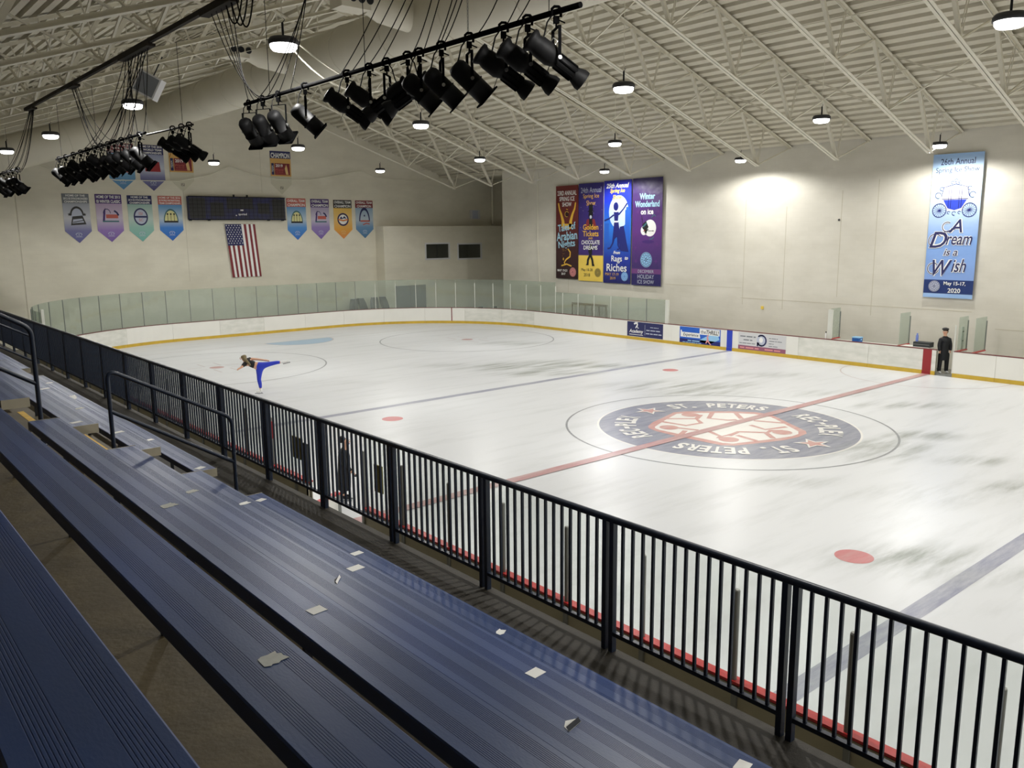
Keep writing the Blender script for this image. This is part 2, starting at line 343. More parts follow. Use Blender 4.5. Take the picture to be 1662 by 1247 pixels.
class Art:
    """flat printed artwork on a plane: origin o, right vector rt, up vector up, stacked in thin layers"""
    def __init__(s, o, rt, up, nrm, z0=0.004, dz=0.0025): s.o = Vector(o); s.r = Vector(rt); s.u = Vector(up); s.n = Vector(nrm); s.z = z0; s.dz = dz; s.mb = MB()
    def P(s, a, b): return s.o+s.r*a+s.u*b+s.n*s.z
    def _face(s, pts, fs=None):
        vs = [s.P(a, b) for a, b in pts]
        fs = fs or [tuple(range(len(pts)))]
        if len(fs) and len(vs) > 2:
            a, b, c = [vs[i] for i in fs[0][:3]]
            nn = s.r.cross(s.u)
            if nn.dot(s.n) < 0: fs = [tuple(reversed(q)) for q in fs]
        s.mb.add(vs, fs)
    def use(s, m): s.mb.use(m); return s
    def layer(s): s.z += s.dz; return s
    def rect(s, x0, y0, x1, y1): s._face([(x0, y0), (x1, y0), (x1, y1), (x0, y1)]); return s
    def poly(s, pts):
        from mathutils.geometry import tessellate_polygon
        tr = tessellate_polygon([[Vector((a, b, 0)) for a, b in pts]])
        out = []
        for t in tr:
            (ax, ay), (bx, by), (cx, cy) = [pts[i] for i in t]
            out.append(t if (bx-ax)*(cy-ay)-(by-ay)*(cx-ax) > 0 else tuple(reversed(t)))
        s._face(pts, out); return s
    def ell(s, cx, cy, rx, ry, n=28): s._face([(cx+rx*math.cos(2*PI*i/n), cy+ry*math.sin(2*PI*i/n)) for i in range(n)]); return s
    def ring(s, cx, cy, r0, r1, n=40, a0=0, a1=2*PI, sy=1.0):
        pts = []; fs = []
        for i in range(n+1):
            t = a0+(a1-a0)*i/n
            pts += [(cx+r0*math.cos(t), cy+r0*math.sin(t)*sy), (cx+r1*math.cos(t), cy+r1*math.sin(t)*sy)]
        for i in range(n): fs.append((2*i, 2*i+1, 2*i+3, 2*i+2))
        s._face(pts, fs); return s
    def stroke(s, pts, w):
        n = len(pts); s.z += 0.00015
        L_ = []; R_ = []
        for i in range(n):
            a = pts[max(i-1, 0)]; b = pts[min(i+1, n-1)]; dx, dy = b[0]-a[0], b[1]-a[1]; l = math.hypot(dx, dy) or 1
            ww = w[i] if isinstance(w, (list, tuple)) else w
            nx, ny = -dy/l*ww/2, dx/l*ww/2
            L_.append((pts[i][0]+nx, pts[i][1]+ny)); R_.append((pts[i][0]-nx, pts[i][1]-ny))
        vs = L_+R_; s._face(vs, [(i+n, i+1+n, i+1, i) for i in range(n-1)]); return s
    def star(s, cx, cy, r0, k=5, rot=PI/2, inner=0.42):
        s._face([(cx, cy)]+[(cx+(r0 if i % 2 == 0 else r0*inner)*math.cos(rot+PI*i/k), cy+(r0 if i % 2 == 0 else r0*inner)*math.sin(rot+PI*i/k)) for i in range(2*k)],
                [(0, 1+i, 1+(i+1) % (2*k)) for i in range(2*k)]); return s
    def text(s, st, cx, cy, h, w=None, bold=0.0, shear=0.0, rot=0.0, maxw=None):
        vs, fs, W0, H0 = text_geo(st, bold, shear)
        if not vs: return s
        sy = h/H0; sx = (w/W0) if w else sy
        if maxw and W0*sx > maxw: sx = maxw/W0
        cr, sr = math.cos(rot), math.sin(rot); pts = []
        for a, b in vs:
            x, y = (a-W0/2)*sx, (b-H0/2)*sy
            pts.append((cx+x*cr-y*sr, cy+x*sr+y*cr))
        s._face(pts, fs); return s
    def scribble(s, x0, y, x1, h, seed=1):
        """a line of print too small in the photograph to read: word-shaped dashes"""
        rn = random.Random(seed); x = x0
        while x < x1-h:
            l = min(rn.uniform(1.5, 4.5)*h, x1-x); s.rect(x, y, x+l, y+h*0.5); x += l+h*0.5
        return s
    def build(s, name, parent):
        o = s.mb.build(name, parent); s.mb = MB(); return o

# ================================================================== STRUCTURE
XR, XW_L, YF, YN = 15.0, -24.0, 34.0, -34.0
RIDGE = -2.5
def z_deck(x): return 9.25+0.337*(15.0-x) if x > RIDGE else 9.25+0.337*(15.0-RIDGE)-0.337*(RIDGE-x)
def z_bot(x): return 8.29+0.337*(12.4-x) if x > RIDGE else 8.29+0.337*(12.4-RIDGE)-0.337*(RIDGE-x)
L_, W_, R_ = 31.2, 12.95, 8.5
m = mb('concrete_floor'); m.box((XW_L, YN, -0.35), (20.0, YF, -0.03)); struct(m.build('floor'), 'grey concrete slab around the rink')
# ice with every painted marking as coloured faces of the same sheet
def rr_outline(wx, ly, rad, n=24):
    pts = []
    for (cx, cy, a0) in ((wx-rad, ly-rad, 0), (-wx+rad, ly-rad, 90), (-wx+rad, -ly+rad, 180), (wx-rad, -ly+rad, 270)):
        for i in range(n+1):
            t = math.radians(a0+90*i/n); pts.append((cx+rad*math.cos(t), cy+rad*math.sin(t)))
    return pts
ic = Art((0, 0, 0), (1, 0, 0), (0, 1, 0), (0, 0, 1), 0.0, 0.0012)
o_ = rr_outline(W_+.02, L_+.02, R_)
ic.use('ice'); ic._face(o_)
ic.mb.add([(a, b, 0) for a, b in o_]+[(a, b, -0.03) for a, b in o_], [(i, (i+1) % len(o_), (i+1) % len(o_)+len(o_), i+len(o_)) for i in range(len(o_))])
ic.layer().use('ice_navy').ell(0, 0, 3.66, 3.66, 96)
ic.layer()
ic.use('ice_blue'); ic.rect(-W_, 8.85, W_, 9.15); ic.rect(-W_, -9.15, W_, -8.85)
ic.use('ice_thin'); ic.ring(0, 0, 4.54, 4.60, 120)
ic.use('ice_white'); ic.ring(0, 0, 3.62, 3.68, 100)
ic.use('ice_faint')
for gy in (27.1, -27.1):
    ic.rect(-11.3, gy-0.025, 11.3, gy+0.025)
for sx in (-1, 1):
    for sy in (-1, 1):
        cx, cy = sx*6.71, sy*21.03
        ic.use('ice_thin' if sy > 0 else 'ice_faint'); ic.ring(cx, cy, 4.53, 4.59, 90)
        ic.use('ice_faint')
        for dx in (-1, 1):
            for dy in (-1, 1):
                ic.rect(cx+dx*0.5-0.6*(dx < 0), cy+dy*0.35, cx+dx*0.5+0.6*(dx > 0), cy+dy*0.35+0.05); 
                ic.rect(cx+dx*0.35, cy+dy*0.5-0.9*(dy < 0), cx+dx*0.35+0.05, cy+dy*0.5+0.9*(dy > 0))
        ic.use('ice_red'); ic.ell(cx, cy, 0.30, 0.30)
        ic.use('ice_dot'); ic.ell(sx*6.6, sy*7.35, 0.32, 0.32)
ic.use('ice_crease'); ic._face([(1.22*math.cos(PI+PI*i/20)*1.5, 27.1+1.83*math.sin(PI+PI*i/20)) for i in range(21)])
ic.use('ice_faint'); ic.ring(0, 27.1, 1.83, 1.89, 30, PI, 2*PI)
ic.ring(12.9, 0, 3.02, 3.07, 40, PI/2, 3*PI/2)
# centre emblem
OUT = [(-1.66, 1.47), (-1.18, 1.7), (-0.53, 1.88), (0.33, 2.15), (0.72, 2.0), (1.8, 0.99), (2.21, 0.42), (2.23, -0.06), (2.03, -0.43), (1.63, -1.04), (1.1, -1.9), (0.83, -2.09), (0.3, -2.15), (-0.3, -2.06), (-1.11, -1.78), (-1.74, -1.52), (-1.95, -1.27), (-1.98, -0.92), (-2.0, -0.3), (-2.03, 0.17), (-1.98, 0.9), (-1.85, 1.29)]
INN = [(-1.6, 1.27), (-1.16, 1.45), (-0.45, 1.72), (0.24, 1.95), (0.57, 1.81), (1.61, 0.85), (1.95, 0.32), (1.95, -0.24), (1.78, -0.53), (1.34, -1.16), (0.9, -1.79), (0.62, -1.96), (0.27, -1.98), (-0.35, -1.82), (-0.94, -1.61), (-1.58, -1.38), (-1.72, -1.15), (-1.72, -0.81), (-1.74, -0.32), (-1.78, 0.27), (-1.79, 0.94), (-1.72, 1.16)]
STR = [[(-0.58, 1.77), (0.12, 1.12), (-0.23, 0.67), (-0.82, 0.76), (-0.93, 1.55)], [(0.65, 1.36), (0.13, 1.11)], [(-1.23, 0.78), (-1.03, 0.17)], [(-1.34, 0.38), (-1.84, 0.17)], [(1.21, 1.33), (0.44, 0.9), (0.64, 0.36), (0.88, 0.21)], [(1.64, 0.78), (1.09, 0.19)], [(1.14, -0.19), (1.52, -0.99)], [(0.58, -0.45), (0.41, -1.05), (1.14, -1.28)], [(0.67, -1.46), (0.43, -1.22), (0.13, -1.3), (-0.36, -0.7), (-0.95, -0.8)], [(0.07, -1.31), (-0.32, -1.78)], [(-0.74, -0.91), (-0.89, -1.63)], [(-0.93, -0.13), (-1.18, -0.71), (-0.69, -0.76)], [(-1.18, -0.71), (-1.39, -0.78)]]
DOT = [(0.42, 1.57), (-1.37, 0.94), (0.46, -1.56), (-1.3, -1.04)]
ic.layer().use('ice_logo_red').poly(OUT)
ic.layer().use('ice_white').poly(INN)
ic.layer().use('ice_logo_red')
for s_ in STR: ic.stroke(s_, 0.15)
ic.layer()
for d_ in DOT: ic.ell(d_[0], d_[1], 0.27, 0.27)
ic.layer()
def ring_text(st, centre, span, h, rad, m_):
    n = len(st); ic.use(m_)
    for i, ch in enumerate(st):
        a = math.radians(centre+span/2-span*(i+0.5)/n)
        if ch == ' ': continue
        if ch == '-': ic.text('-', rad*math.cos(a), rad*math.sin(a), 0.14, w=0.26, rot=a-PI/2)
        elif ch == '.': ic.ell((rad-h*.4)*math.cos(a), (rad-h*.4)*math.sin(a), .08, .08)
        else: ic.text(ch, rad*math.cos(a), rad*math.sin(a), h, w=math.radians(span)/n*rad*0.86, rot=a-PI/2, bold=0.035)
ring_text('ST. PETERS', 41, 64, 0.66, 2.85, 'ice_white'); ring_text('REC-PLEX', -41, 56, 0.62, 2.86, 'ice_white')
ring_text('ST. PETERS', -139, 64, 0.66, 2.85, 'ice_white'); ring_text('REC-PLEX', 139, 56, 0.62, 2.86, 'ice_white')
for sa in (91, -91):
    a = math.radians(sa); ic.use('ice_white').star(2.8*math.cos(a), 2.8*math.sin(a), 0.52, rot=a)
ic.layer().use('ice_logo_red')
for sa in (91, -91):
    a = math.radians(sa); ic.star(2.8*math.cos(a), 2.8*math.sin(a), 0.37, rot=a)
ic.layer().use('ice_red'); ic.rect(-W_, -0.15, W_, 0.15)
struct(ic.mb.build('floor_ice'), 'white ice sheet with painted lines and round centre emblem')

# walls
def wall_poly_y(name, y, x0, x1, mname, t, label):
    pts = [(x0, -0.3), (x1, -0.3), (x1, z_deck(x1)+.1)]+([(RIDGE, z_deck(RIDGE)+.1)] if x0 < RIDGE < x1 else [])+[(x0, z_deck(x0)+.1)]
    m = mb(mname); m.prism(pts, y, y+t, lambda a, b, c: (a, c, b)); return struct(m.build(name), label)
wall_poly_y('wall_far', YF, XW_L, XR+5.2, 'wall_y', 0.3, 'beige painted end wall behind the far goal')
wall_poly_y('wall_near', YN-.3, XW_L, XR, 'wall_y', 0.3, 'beige end wall behind the camera')
m = mb('wall_x'); m.box((XR, YN, -0.3), (XR+.3, 27.95, z_deck(XR)+.12)); struct(m.build('wall_right'), 'long beige painted side wall')
m = mb('wall_x'); m.box((XR+5.0, 27.6, -0.3), (XR+5.2, YF, 9.4)); m.box((XR+.3, 27.6, -0.3), (XR+5.2, 27.9, 9.4)); struct(m.build('wall_recess'), 'walls of the recess beside the upper room')
m = mb('wall_x'); m.box((XW_L-.3, YN, -0.3), (XW_L, YF, z_deck(XW_L)+.1)); struct(m.build('wall_left'), 'side wall behind the bleachers')
m = mb('wall_y'); m.box((XR+.2, YF-.01, 7.0), (XR+5.2, YF+.3, 9.6)); struct(m.build('wall_recess_end'), 'upper end wall of the recess')
# ceiling: corrugated deck running the length of the hall
m = mb('deck')
def rib_profile(x0, x1):
    pts = []; per = 0.44; x = x0; n = int((x1-x0)/per)+1
    for i in range(n):
        for dx, dz in ((0, 0), (0.235, 0), (0.245, 0.15), (0.43, 0.15)):
            xx = x0+i*per+dx
            if xx < x1: pts.append((xx, z_deck(xx)+dz))
    pts.append((x1, z_deck(x1))); return pts
pr = rib_profile(XW_L, RIDGE)+rib_profile(RIDGE+.001, XR+.3)
vs = [(a, YN, b) for a, b in pr]+[(a, YF, b) for a, b in pr]; n = len(pr)
m.add(vs, [(i+1, i, i+n, i+1+n) for i in range(n-1)])
m.box((XR-.6, 27.6, 9.32), (XR+5.2, YF, 9.4))
struct(m.build('ceiling'), 'cream corrugated metal roof deck')
# seams in the wall paint
k = 0
def trim(box_a, box_b, mname='seam', label=None):
    global k
    k += 1; q = mb(mname); q.box(box_a, box_b); struct(q.build('trim_%d' % k), label)
for (y, z0, z1) in ((7.62, 1.9, 6.6), (4.95, 2.6, 7.2), (3.36, 1.9, 7.6), (9.8, 2.0, 7.0), (17.9, 3.0, 9.0), (-5.5, 1.0, 9.0), (21.9, 2.0, 9.0)):
    trim((XR-.004, y-.012, z0), (XR+.01, y+.012, z1))
trim((XR-.005, -0.7, 2.30), (XR+.01, 9.9, 2.325)); trim((XR-.005, 9.9, 2.78), (XR+.01, 14.6, 2.80)); trim((XR-.005, -12, 1.7), (XR+.01, -1.6, 1.725))
trim((-3.0, YF-.004, 3.0), (-2.98, YF+.01, 9.0)); trim((-11.2, YF-.03, 1.0), (-11.14, YF+.01, 8.6), 'wall_y')
trim((1.6, YF-.004, 8.0), (1.62, YF+.01, 13.2)); 
# upper room with two windows
m = mb('wall_y')
x0, x1, yf, zt = 9.22, 19.9, 33.0, 6.02
wins = ((12.5, 14.36, 3.88, 4.82), (15.2, 17.15, 3.82, 4.76))
def panel_with_holes(m, x0, x1, z0, z1, holes, y0, y1):
    xs = sorted({x0, x1, *[h[0] for h in holes], *[h[1] for h in holes]}); zs = sorted({z0, z1, *[h[2] for h in holes], *[h[3] for h in holes]})
    for i in range(len(xs)-1):
        for j in range(len(zs)-1):
            cx, cz = (xs[i]+xs[i+1])/2, (zs[j]+zs[j+1])/2
            if any(h[0] < cx < h[1] and h[2] < cz < h[3] for h in holes): continue
            m.box((xs[i], y0, zs[j]), (xs[i+1], y1, zs[j+1]))
panel_with_holes(m, x0, x1, 0, zt, wins, yf, yf+.12)
m.box((x0, yf+.12, 0), (x0+.12, YF, zt)); m.box((x1-.12, yf+.12, 0), (x1, YF, zt)); m.box((x0+.12, yf+.12, zt-.12), (x1-.12, YF, zt))
struct(m.build('wall_room'), 'pale walls of the projecting upper room')
for i, (a, b, c, d) in enumerate(wins):
    wn = mb('p_ltgrey'); fr = .07
    wn.box((a-.1, yf-.03, c-.1), (b+.1, yf+.02, c)); wn.box((a-.1, yf-.03, d), (b+.1, yf+.02, d+.1)); wn.box((a-.1, yf-.03, c), (a, yf+.02, d)); wn.box((b, yf-.03, c), (b+.1, yf+.02, d))
    wo = struct(wn.build('window_%d' % (i+1)), 'dark interior window with a pale frame')
    g = mb('window_glass'); g.box((a, yf+.05, c), (b, yf+.06, d)); g.build('pane', wo)
    g = mb('dark_room'); g.box((a-.1, yf+.5, c-.1), (b+.1, yf+.52, d+.1)); g.build('blind', wo)
    if i == 0: g = mb('p_charcoal'); g.box(((a+b)/2-.02, yf+.03, c), ((a+b)/2+.02, yf+.07, d)); g.build('mullion', wo)
# dark grey double door in the room front
m = mb('door_grey'); m.box((9.95, 32.94, 0), (12.35, 33.0, 2.15)); d_ = struct(m.build('door_1'), 'dark grey roll-up door at the foot of the room')
m = mb('case_black'); m.box((11.10, 32.93, 0), (11.12, 32.945, 2.15)); m.build('door_seam', d_)

# ------------------------------------------------------------------ concrete stands
ST = []
def seat_x(k): return -15.96-0.69*k
def seat_z(k): return 2.52+0.411*k
def tread_z(k): return 2.10+0.411*k
prof = [(-15.02, -0.05), (-15.02, 2.10)]
for k_ in range(1, 9):
    nx = seat_x(k_)-0.03; prof += [(nx, tread_z(k_-1)), (nx, tread_z(k_))]
prof += [(XW_L, tread_z(8)), (XW_L, -0.05)]
m = mb('brown_floor'); m.prism(prof, -30, 26, lambda a, b, c: (a, c, b)); struct(m.build('floor_stands'), 'brown stepped concrete floor of the stands')
m = mb('rubber_floor'); m.box((-15.98, -30, 2.10), (-15.03, 26, 2.108)); struct(m.build('floor_walkway'), 'dark walkway between front row and railing')
AISLES = ((-4.69, -3.27), (6.8, 8.15))
k = 20
for (a0, a1) in AISLES:
    q = mb('brown_floor')
    for kk in range(1, 8): q.box((seat_x(kk)-.09, a0, tread_z(kk-1)-.05), (-15.79-0.69*kk, a1+1.5, tread_z(kk)))
    k += 1; struct(q.build('trim_%d' % k), 'concrete aisle steps')
    for kk in range(0, 8):
        nx = -15.79-0.69*kk
        q = mb('yellow_line')
        if kk: q.box((nx-.07, a0+.02, tread_z(kk)-.0), (nx+.004, a1+1.48, tread_z(kk)+.003))
        else: q.box((nx-.02, a0+.02, 2.108), (nx+.04, a1-.02, 2.112))
        k += 1; struct(q.build('trim_%d' % k), 'worn yellow step edge in the aisle')
# plank: extruded ribbed profile
def plank_profile(wd, th):
    top = []; x = 0.0
    def rib(a, nr):
        out = []
        for i in range(nr):
            xx = a+i*0.0085; out += [(xx, 0), (xx+0.0010, -0.0009), (xx+0.0022, -0.0009), (xx+0.0032, 0)]
        return out
    top = [(0.0, -0.006), (0.006, 0)]+rib(0.030, 8)+rib(wd-0.115, 8)+[(wd-0.006, 0), (wd, -0.006)]
    return top
ROWS = ['front', 'second', 'third', 'fourth', 'fifth', 'sixth', 'seventh']
SEGS = [(-27.0, -4.69, 'in the near block'), (-3.27, 6.8, 'between the two aisles'), (8.15, 24.0, 'beyond the far aisle')]
for kk in range(7):
    wd, th = 0.28, 0.075
    for (a, b, ds) in SEGS:
        root = thing('bleacher_bench', 'dark blue %s-row bleacher plank %s' % (ROWS[kk], ds), 'bench', (seat_x(kk), a, seat_z(kk)), 0, 'blue bleacher planks')
        ln = b-a; tp = plank_profile(wd, th)
        poly = [(-x_, z_) for x_, z_ in tp]+[(-wd, -th), (0, -th)]
        q = mb('blue_seat'); n = len(poly)
        vs = [(x_, 0, z_) for x_, z_ in poly]+[(x_, ln, z_) for x_, z_ in poly]
        nt_ = len(tp)
        fs = [(i, i+1, i+1+n, i+n) for i in range(nt_-1)]
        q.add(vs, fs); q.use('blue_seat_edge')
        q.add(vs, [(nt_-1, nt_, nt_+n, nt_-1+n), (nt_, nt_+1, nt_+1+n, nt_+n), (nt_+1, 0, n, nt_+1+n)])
        q.build('plank', root)
        for yy in (0, ln):
            e = mb('aluminium'); y0, y1 = (-.006, 0) if yy == 0 else (ln, ln+.006)
            e.box((-wd-.002, y0, -th-.03), (.002, y1, 0.003)); e.build('end_cap', root)
        nb = max(2, int(ln/1.83))
        for i in range(nb+1):
            yy = 1.6+(ln-2.0)*i/nb
            if a < -20 and a+yy < -18: continue
            e = mb('dark_steel'); e.box((-.16, yy-.025, -th-.015), (-.03, yy+.025, -th)); e.box((-.08, yy-.015, -(seat_z(kk)-tread_z(kk))+(.010 if kk == 0 else .002)), (-.04, yy+.015, -th-.015))
            e.build('bracket', root)
# papers left on the planks
papers = [(0, -16.08, -9.30, .09, .07, .4, 'paper', 'small torn white paper on the front-row plank, second from the right corner', 'torn'), (1, -16.77, -10.47, .10, .085, .1, 'paper', 'square white paper on the second row near the rail posts', 'sq'),
          (2, -17.44, -11.46, .11, .09, .3, 'paper', 'folded white paper with a dark underside, nearest the bottom edge', 'fold'), (3, -18.15, -10.42, .08, .07, .1, 'paper', 'white paper square beside the glare patch on the fourth row', 'sq'),
          (4, -18.83, -11.46, .09, .08, .2, 'paper_grey', 'largest grey ragged paper, on the fifth-row plank', 'ragged'), (2, -17.45, -9.31, .12, .05, .9, 'paper_dark', 'curled dark scrap with white edge on the third row', 'fold'),
          (0, -16.09, -7.14, .11, .08, .1, 'paper', 'white paper scrap, upper of two in a line mid bench', 'sq'), (1, -16.77, -8.33, .12, .09, .1, 'paper', 'white paper square, lower of two in a line mid bench', 'sq'),
          (3, -18.15, -8.30, .11, .09, .3, 'paper_grey', 'grey torn paper on the fourth row, left of the dark scrap', 'ragged'), (2, -17.47, -6.75, .11, .08, .3, 'paper_grey', 'small grey paper on the third row below the handrail', 'ragged'),
          (1, -16.77, -6.16, .12, .08, .2, 'paper', 'small white paper beside the near aisle on the second row', 'torn'), (0, -16.09, -4.95, .11, .08, .4, 'paper', 'small white paper at the cut end of the front row', 'sq'),
          (0, -16.08, -11.48, .10, .08, .2, 'paper', 'white paper in the bottom right corner of the benches', 'sq'),
          (0, -16.13, -1.05, .13, .09, .3, 'paper', 'white scrap on the front row between aisles, nearer the rail', 'sq'), (0, -16.12, -3.36+.25, .13, .09, .5, 'paper', 'white scrap at the front row end beside the near aisle', 'sq'),
          (1, -16.81, -2.05, .14, .09, .2, 'paper', 'white scrap on the second row left of the handrail', 'sq'), (2, -17.52, -3.02, .13, .09, .2, 'paper', 'white scrap at the third row end by the open step', 'sq'),
          (1, -16.79, .06, .14, .1, .3, 'paper_grey', 'pale scrap in the middle of the second row', 'torn'), (1, -16.80, 2.34, .15, .09, .3, 'paper', 'left small scrap of a pair behind the far handrail', 'sq'),
          (0, -16.12, 5.6, .2, .09, .3, 'paper', 'scrap furthest along the front row before the far aisle', 'sq'), (0, -16.12, 3.5, .5, .12, 1.4, 'paper', 'long white sheet lying across the front row', 'torn')]
for (kk, x, y, a, b, rz, mm, lab, shp) in papers:
    pt = {'sq': [(-1, -1), (1, -1), (1, 1), (-1, 1)], 'torn': [(-1, -.5), (-.3, -1), (1, -.7), (.7, .4), (1, .9), (-.2, 1), (-.8, .6)],
          'ragged': [(-1, -.6), (-.6, -.9), (-.4, -.75), (0, -1), (.3, -.8), (1, -.9), (.9, -.2), (1, .2), (.75, .45), (.9, .9), (.2, .85), (-.3, 1), (-.7, .8), (-.85, .2)], 'fold': [(-1, -.4), (.8, -.6), (1, 0), (.2, .8), (-.6, .4)]}[shp]
    q = mb(mm); q.prism([(p[0]*a/2, p[1]*b/2) for p in pt], 0, 0.0015, lambda i, j, h: (i, j, h+.0005))
    if shp == 'fold':
        q.use('paper_dark' if mm == 'paper' else 'paper'); q.add([(-a*.5, -b*.2, .002), (a*.4, -b*.3, .002), (a*.38, -b*.15, .022), (-a*.45, 0, .016)], [(0, 1, 2, 3)])
    o = q.build('paper_scrap', None, (x, y, seat_z(kk)+.0005)); o.rotation_euler = (0, 0, rz); tag(o, lab, 'paper', 'paper scraps on the benches')

# aisle handrails
def arc(c, a, b, rad, n=6):
    """rounded corner at b between a-b and b-c"""
    a, b, c = Vector(a), Vector(b), Vector(c); p = b+(a-b).normalized()*rad; q = b+(c-b).normalized()*rad
    return [p*(1-t)**2+b*2*t*(1-t)+q*t*t for t in [i/n for i in range(n+1)]]
def handrail(y, x_hi, z_base_hi, z_hi, x_lo, z_base_lo, z_lo, label, rad=0.024, rc=0.13):
    root = thing('aisle_handrail', label, 'handrail', (x_lo, y, z_base_lo))
    off = Vector((-x_lo, -y, -z_base_lo))
    A_, B_, C_, D_ = Vector((x_hi, y, z_base_hi)), Vector((x_hi, y, z_hi)), Vector((x_lo, y, z_lo)), Vector((x_lo, y, z_base_lo))
    pts = [A_]+arc(C_, A_, B_, rc)+arc(D_, B_, C_, rc*.7)+[D_]
    q = mb('navy_paint'); q.tube([p+off for p in pts], rad, 12); q.build('top_rail', root)
    q = mb('navy_paint'); t = 0.42; q.tube([A_.lerp(B_, .5)+off+Vector((0, 0, .1)), C_.lerp(D_, 0.47)+off], rad*.95, 10); q.build('middle_rail', root)
    for P_ in (A_, D_):
        q = mb('navy_paint'); q.lathe([(0.05, 0), (0.05, .008)], P_+off, (0, 0, 1), 12); q.build('base_plate', root)
handrail(-3.95, -17.36, tread_z(2), 4.08, -15.98, tread_z(0)+.008, 3.32, 'navy tube handrail in the near aisle, closest to the rink')
handrail(-3.95, -20.1, tread_z(6), 5.83, -18.06, tread_z(3), 4.60, 'upper navy tube handrail entering from the left edge')
handrail(7.45, -17.36, tread_z(2), 4.08, -15.98, tread_z(0)+.008, 3.32, 'thin-looking far aisle handrail at the left edge')

# ------------------------------------------------------------------ guard railing panels
RX = -15.08
def make_rail_panel(ln):
    root = thing('guard_railing', '', 'railing', (RX, 0, 2.108), 0, 'navy railing panels in front of the stands')
    q = mb('navy_paint'); q.tube([(0, 0, 1.145), (0, ln, 1.145)], 0.030, 12); q.build('top_rail', root)
    q = mb('navy_paint'); q.box((-.02, .06, .145), (.02, ln-.06, .180)); q.build('bottom_rail', root)
    for yy in (.04, ln-.04):
        q = mb('navy_paint'); q.box((-.025, yy-.022, 0), (.025, yy+.022, 1.125)); q.build('post', root)
    me = None
    for i in range(14):
        yy = .04+(ln-.08)*(i+1)/15
        if me is None:
            q = mb('navy_paint'); q.box((-.011, -.011, 0), (.011, .011, .95)); b = q.build('baluster', root); me = b.data
        else:
            b = bpy.data.objects.new('baluster', me); C.objects.link(b); b.parent = root
        b.location = (0, yy, .178)
    return root
PL = 1.65
proto = None; npan = 22
def nth(i):
    w_ = ['', 'first', 'second', 'third', 'fourth', 'fifth', 'sixth', 'seventh', 'eighth', 'ninth', 'tenth', 'eleventh', 'twelfth', 'thirteenth', 'fourteenth', 'fifteenth', 'sixteenth', 'seventeenth', 'eighteenth', 'nineteenth', 'twentieth']
    if i < len(w_): return w_[i]
    t = {2: 'twenty', 3: 'thirty', 4: 'forty'}[i//10]
    return t+'-'+w_[i % 10] if i % 10 else {2: 'twentieth', 3: 'thirtieth', 4: 'fortieth'}[i//10]
for i in range(npan):
    if proto is None: o = proto = make_rail_panel(PL)
    else: o = copy_tree(proto)
    o.location.y = -12.80-PL+0.0+i*PL
    if i == 0: lb = 'navy guard rail panel cut by the right edge of the picture'
    else: lb = 'navy guard rail panel of upright bars, %s from the right edge' % nth(i+1)
    o['label'] = lb

# ------------------------------------------------------------------ dasher boards
LEN1 = 20+(L_-R_); QA = PI*R_/2; TW = 2*(W_-R_)
def path(s, off=0.0):
    """inner face of the boards: starts far side y=-20, round the far end, back down the near side"""
    if s <= LEN1: return Vector((W_+off, -20+s, 0)), Vector((1, 0, 0))
    s -= LEN1
    if s <= QA: t = s/R_; n_ = Vector((math.cos(t), math.sin(t), 0)); return Vector((W_-R_, L_-R_, 0))+n_*(R_+off), n_
    s -= QA
    if s <= TW: return Vector((W_-R_-s, L_+off, 0)), Vector((0, 1, 0))
    s -= TW
    if s <= QA: t = PI/2+s/R_; n_ = Vector((math.cos(t), math.sin(t), 0)); return Vector((-W_+R_, L_-R_, 0))+n_*(R_+off), n_
    s -= QA
    return Vector((-W_-off, L_-R_-s, 0)), Vector((-1, 0, 0))
BH = 0.96
def strip(mb_, s0, s1, o0, o1, z0, z1, n=None):
    n = n or max(1, int((s1-s0)/0.35)) 
    if (s1 <= LEN1 or s0 >= LEN1+2*QA+TW): n = 1
    ring = []
    for i in range(n+1):
        s_ = s0+(s1-s0)*i/n; a, _ = path(s_, o0); b, _ = path(s_, o1)
        ring.append([(a.x, a.y, z0), (b.x, b.y, z0), (b.x, b.y, z1), (a.x, a.y, z1)])
    vs = [p for q in ring for p in q]; fs = [(0, 3, 2, 1), tuple(4*n+i for i in (0, 1, 2, 3))]
    fs = [(0, 1, 2, 3), tuple(4*n+i for i in (3, 2, 1, 0))]
    for i in range(n):
        for j in range(4): fs.append((4*i+j, 4*i+4+j, 4*i+4+(j+1) % 4, 4*i+(j+1) % 4))
    return mb_.add(vs, fs)
def board(s0, s1, label, mname='board_white', near=False, bh=BH):
    root = thing('dasher_board', label, 'board', (path((s0+s1)/2)[0]), 0, 'white dasher boards round the ice')
    off = -root.location
    def bld(m_, nm):
        m_.v = [(a+off.x, b+off.y, c) for a, b, c in m_.v]; return m_.build(nm, root)
    g = 0.004
    q = mb(mname); strip(q, s0+g, s1-g, 0.0, 0.015, 0.15, bh); bld(q, 'panel')
    q = mb('kick_yellow'); strip(q, s0+g, s1-g, -0.012, 0.015, 0.0, 0.15); bld(q, 'kickplate')
    q = mb('cap_red' if near else 'cap_dark'); strip(q, s0, s1, -0.01, 0.11, bh, bh+0.03); bld(q, 'cap_rail')
    q = mb('board_back'); strip(q, s0+g, s1-g, 0.075, 0.095, 0.0, bh-.02)
    q.use('post_grey')
    nn = max(1, round((s1-s0)/1.235))
    bld(q, 'back_panel')
    for i in range(nn+1):
        s_ = s0+(s1-s0)*i/nn
        if i == nn and s1-s0 > 1: continue
        q = mb('post_grey'); strip(q, s_, min(s_+.06, s1), 0.095, 0.13, 0.0, bh-.02, 1); bld(q, 'stud')
    return root
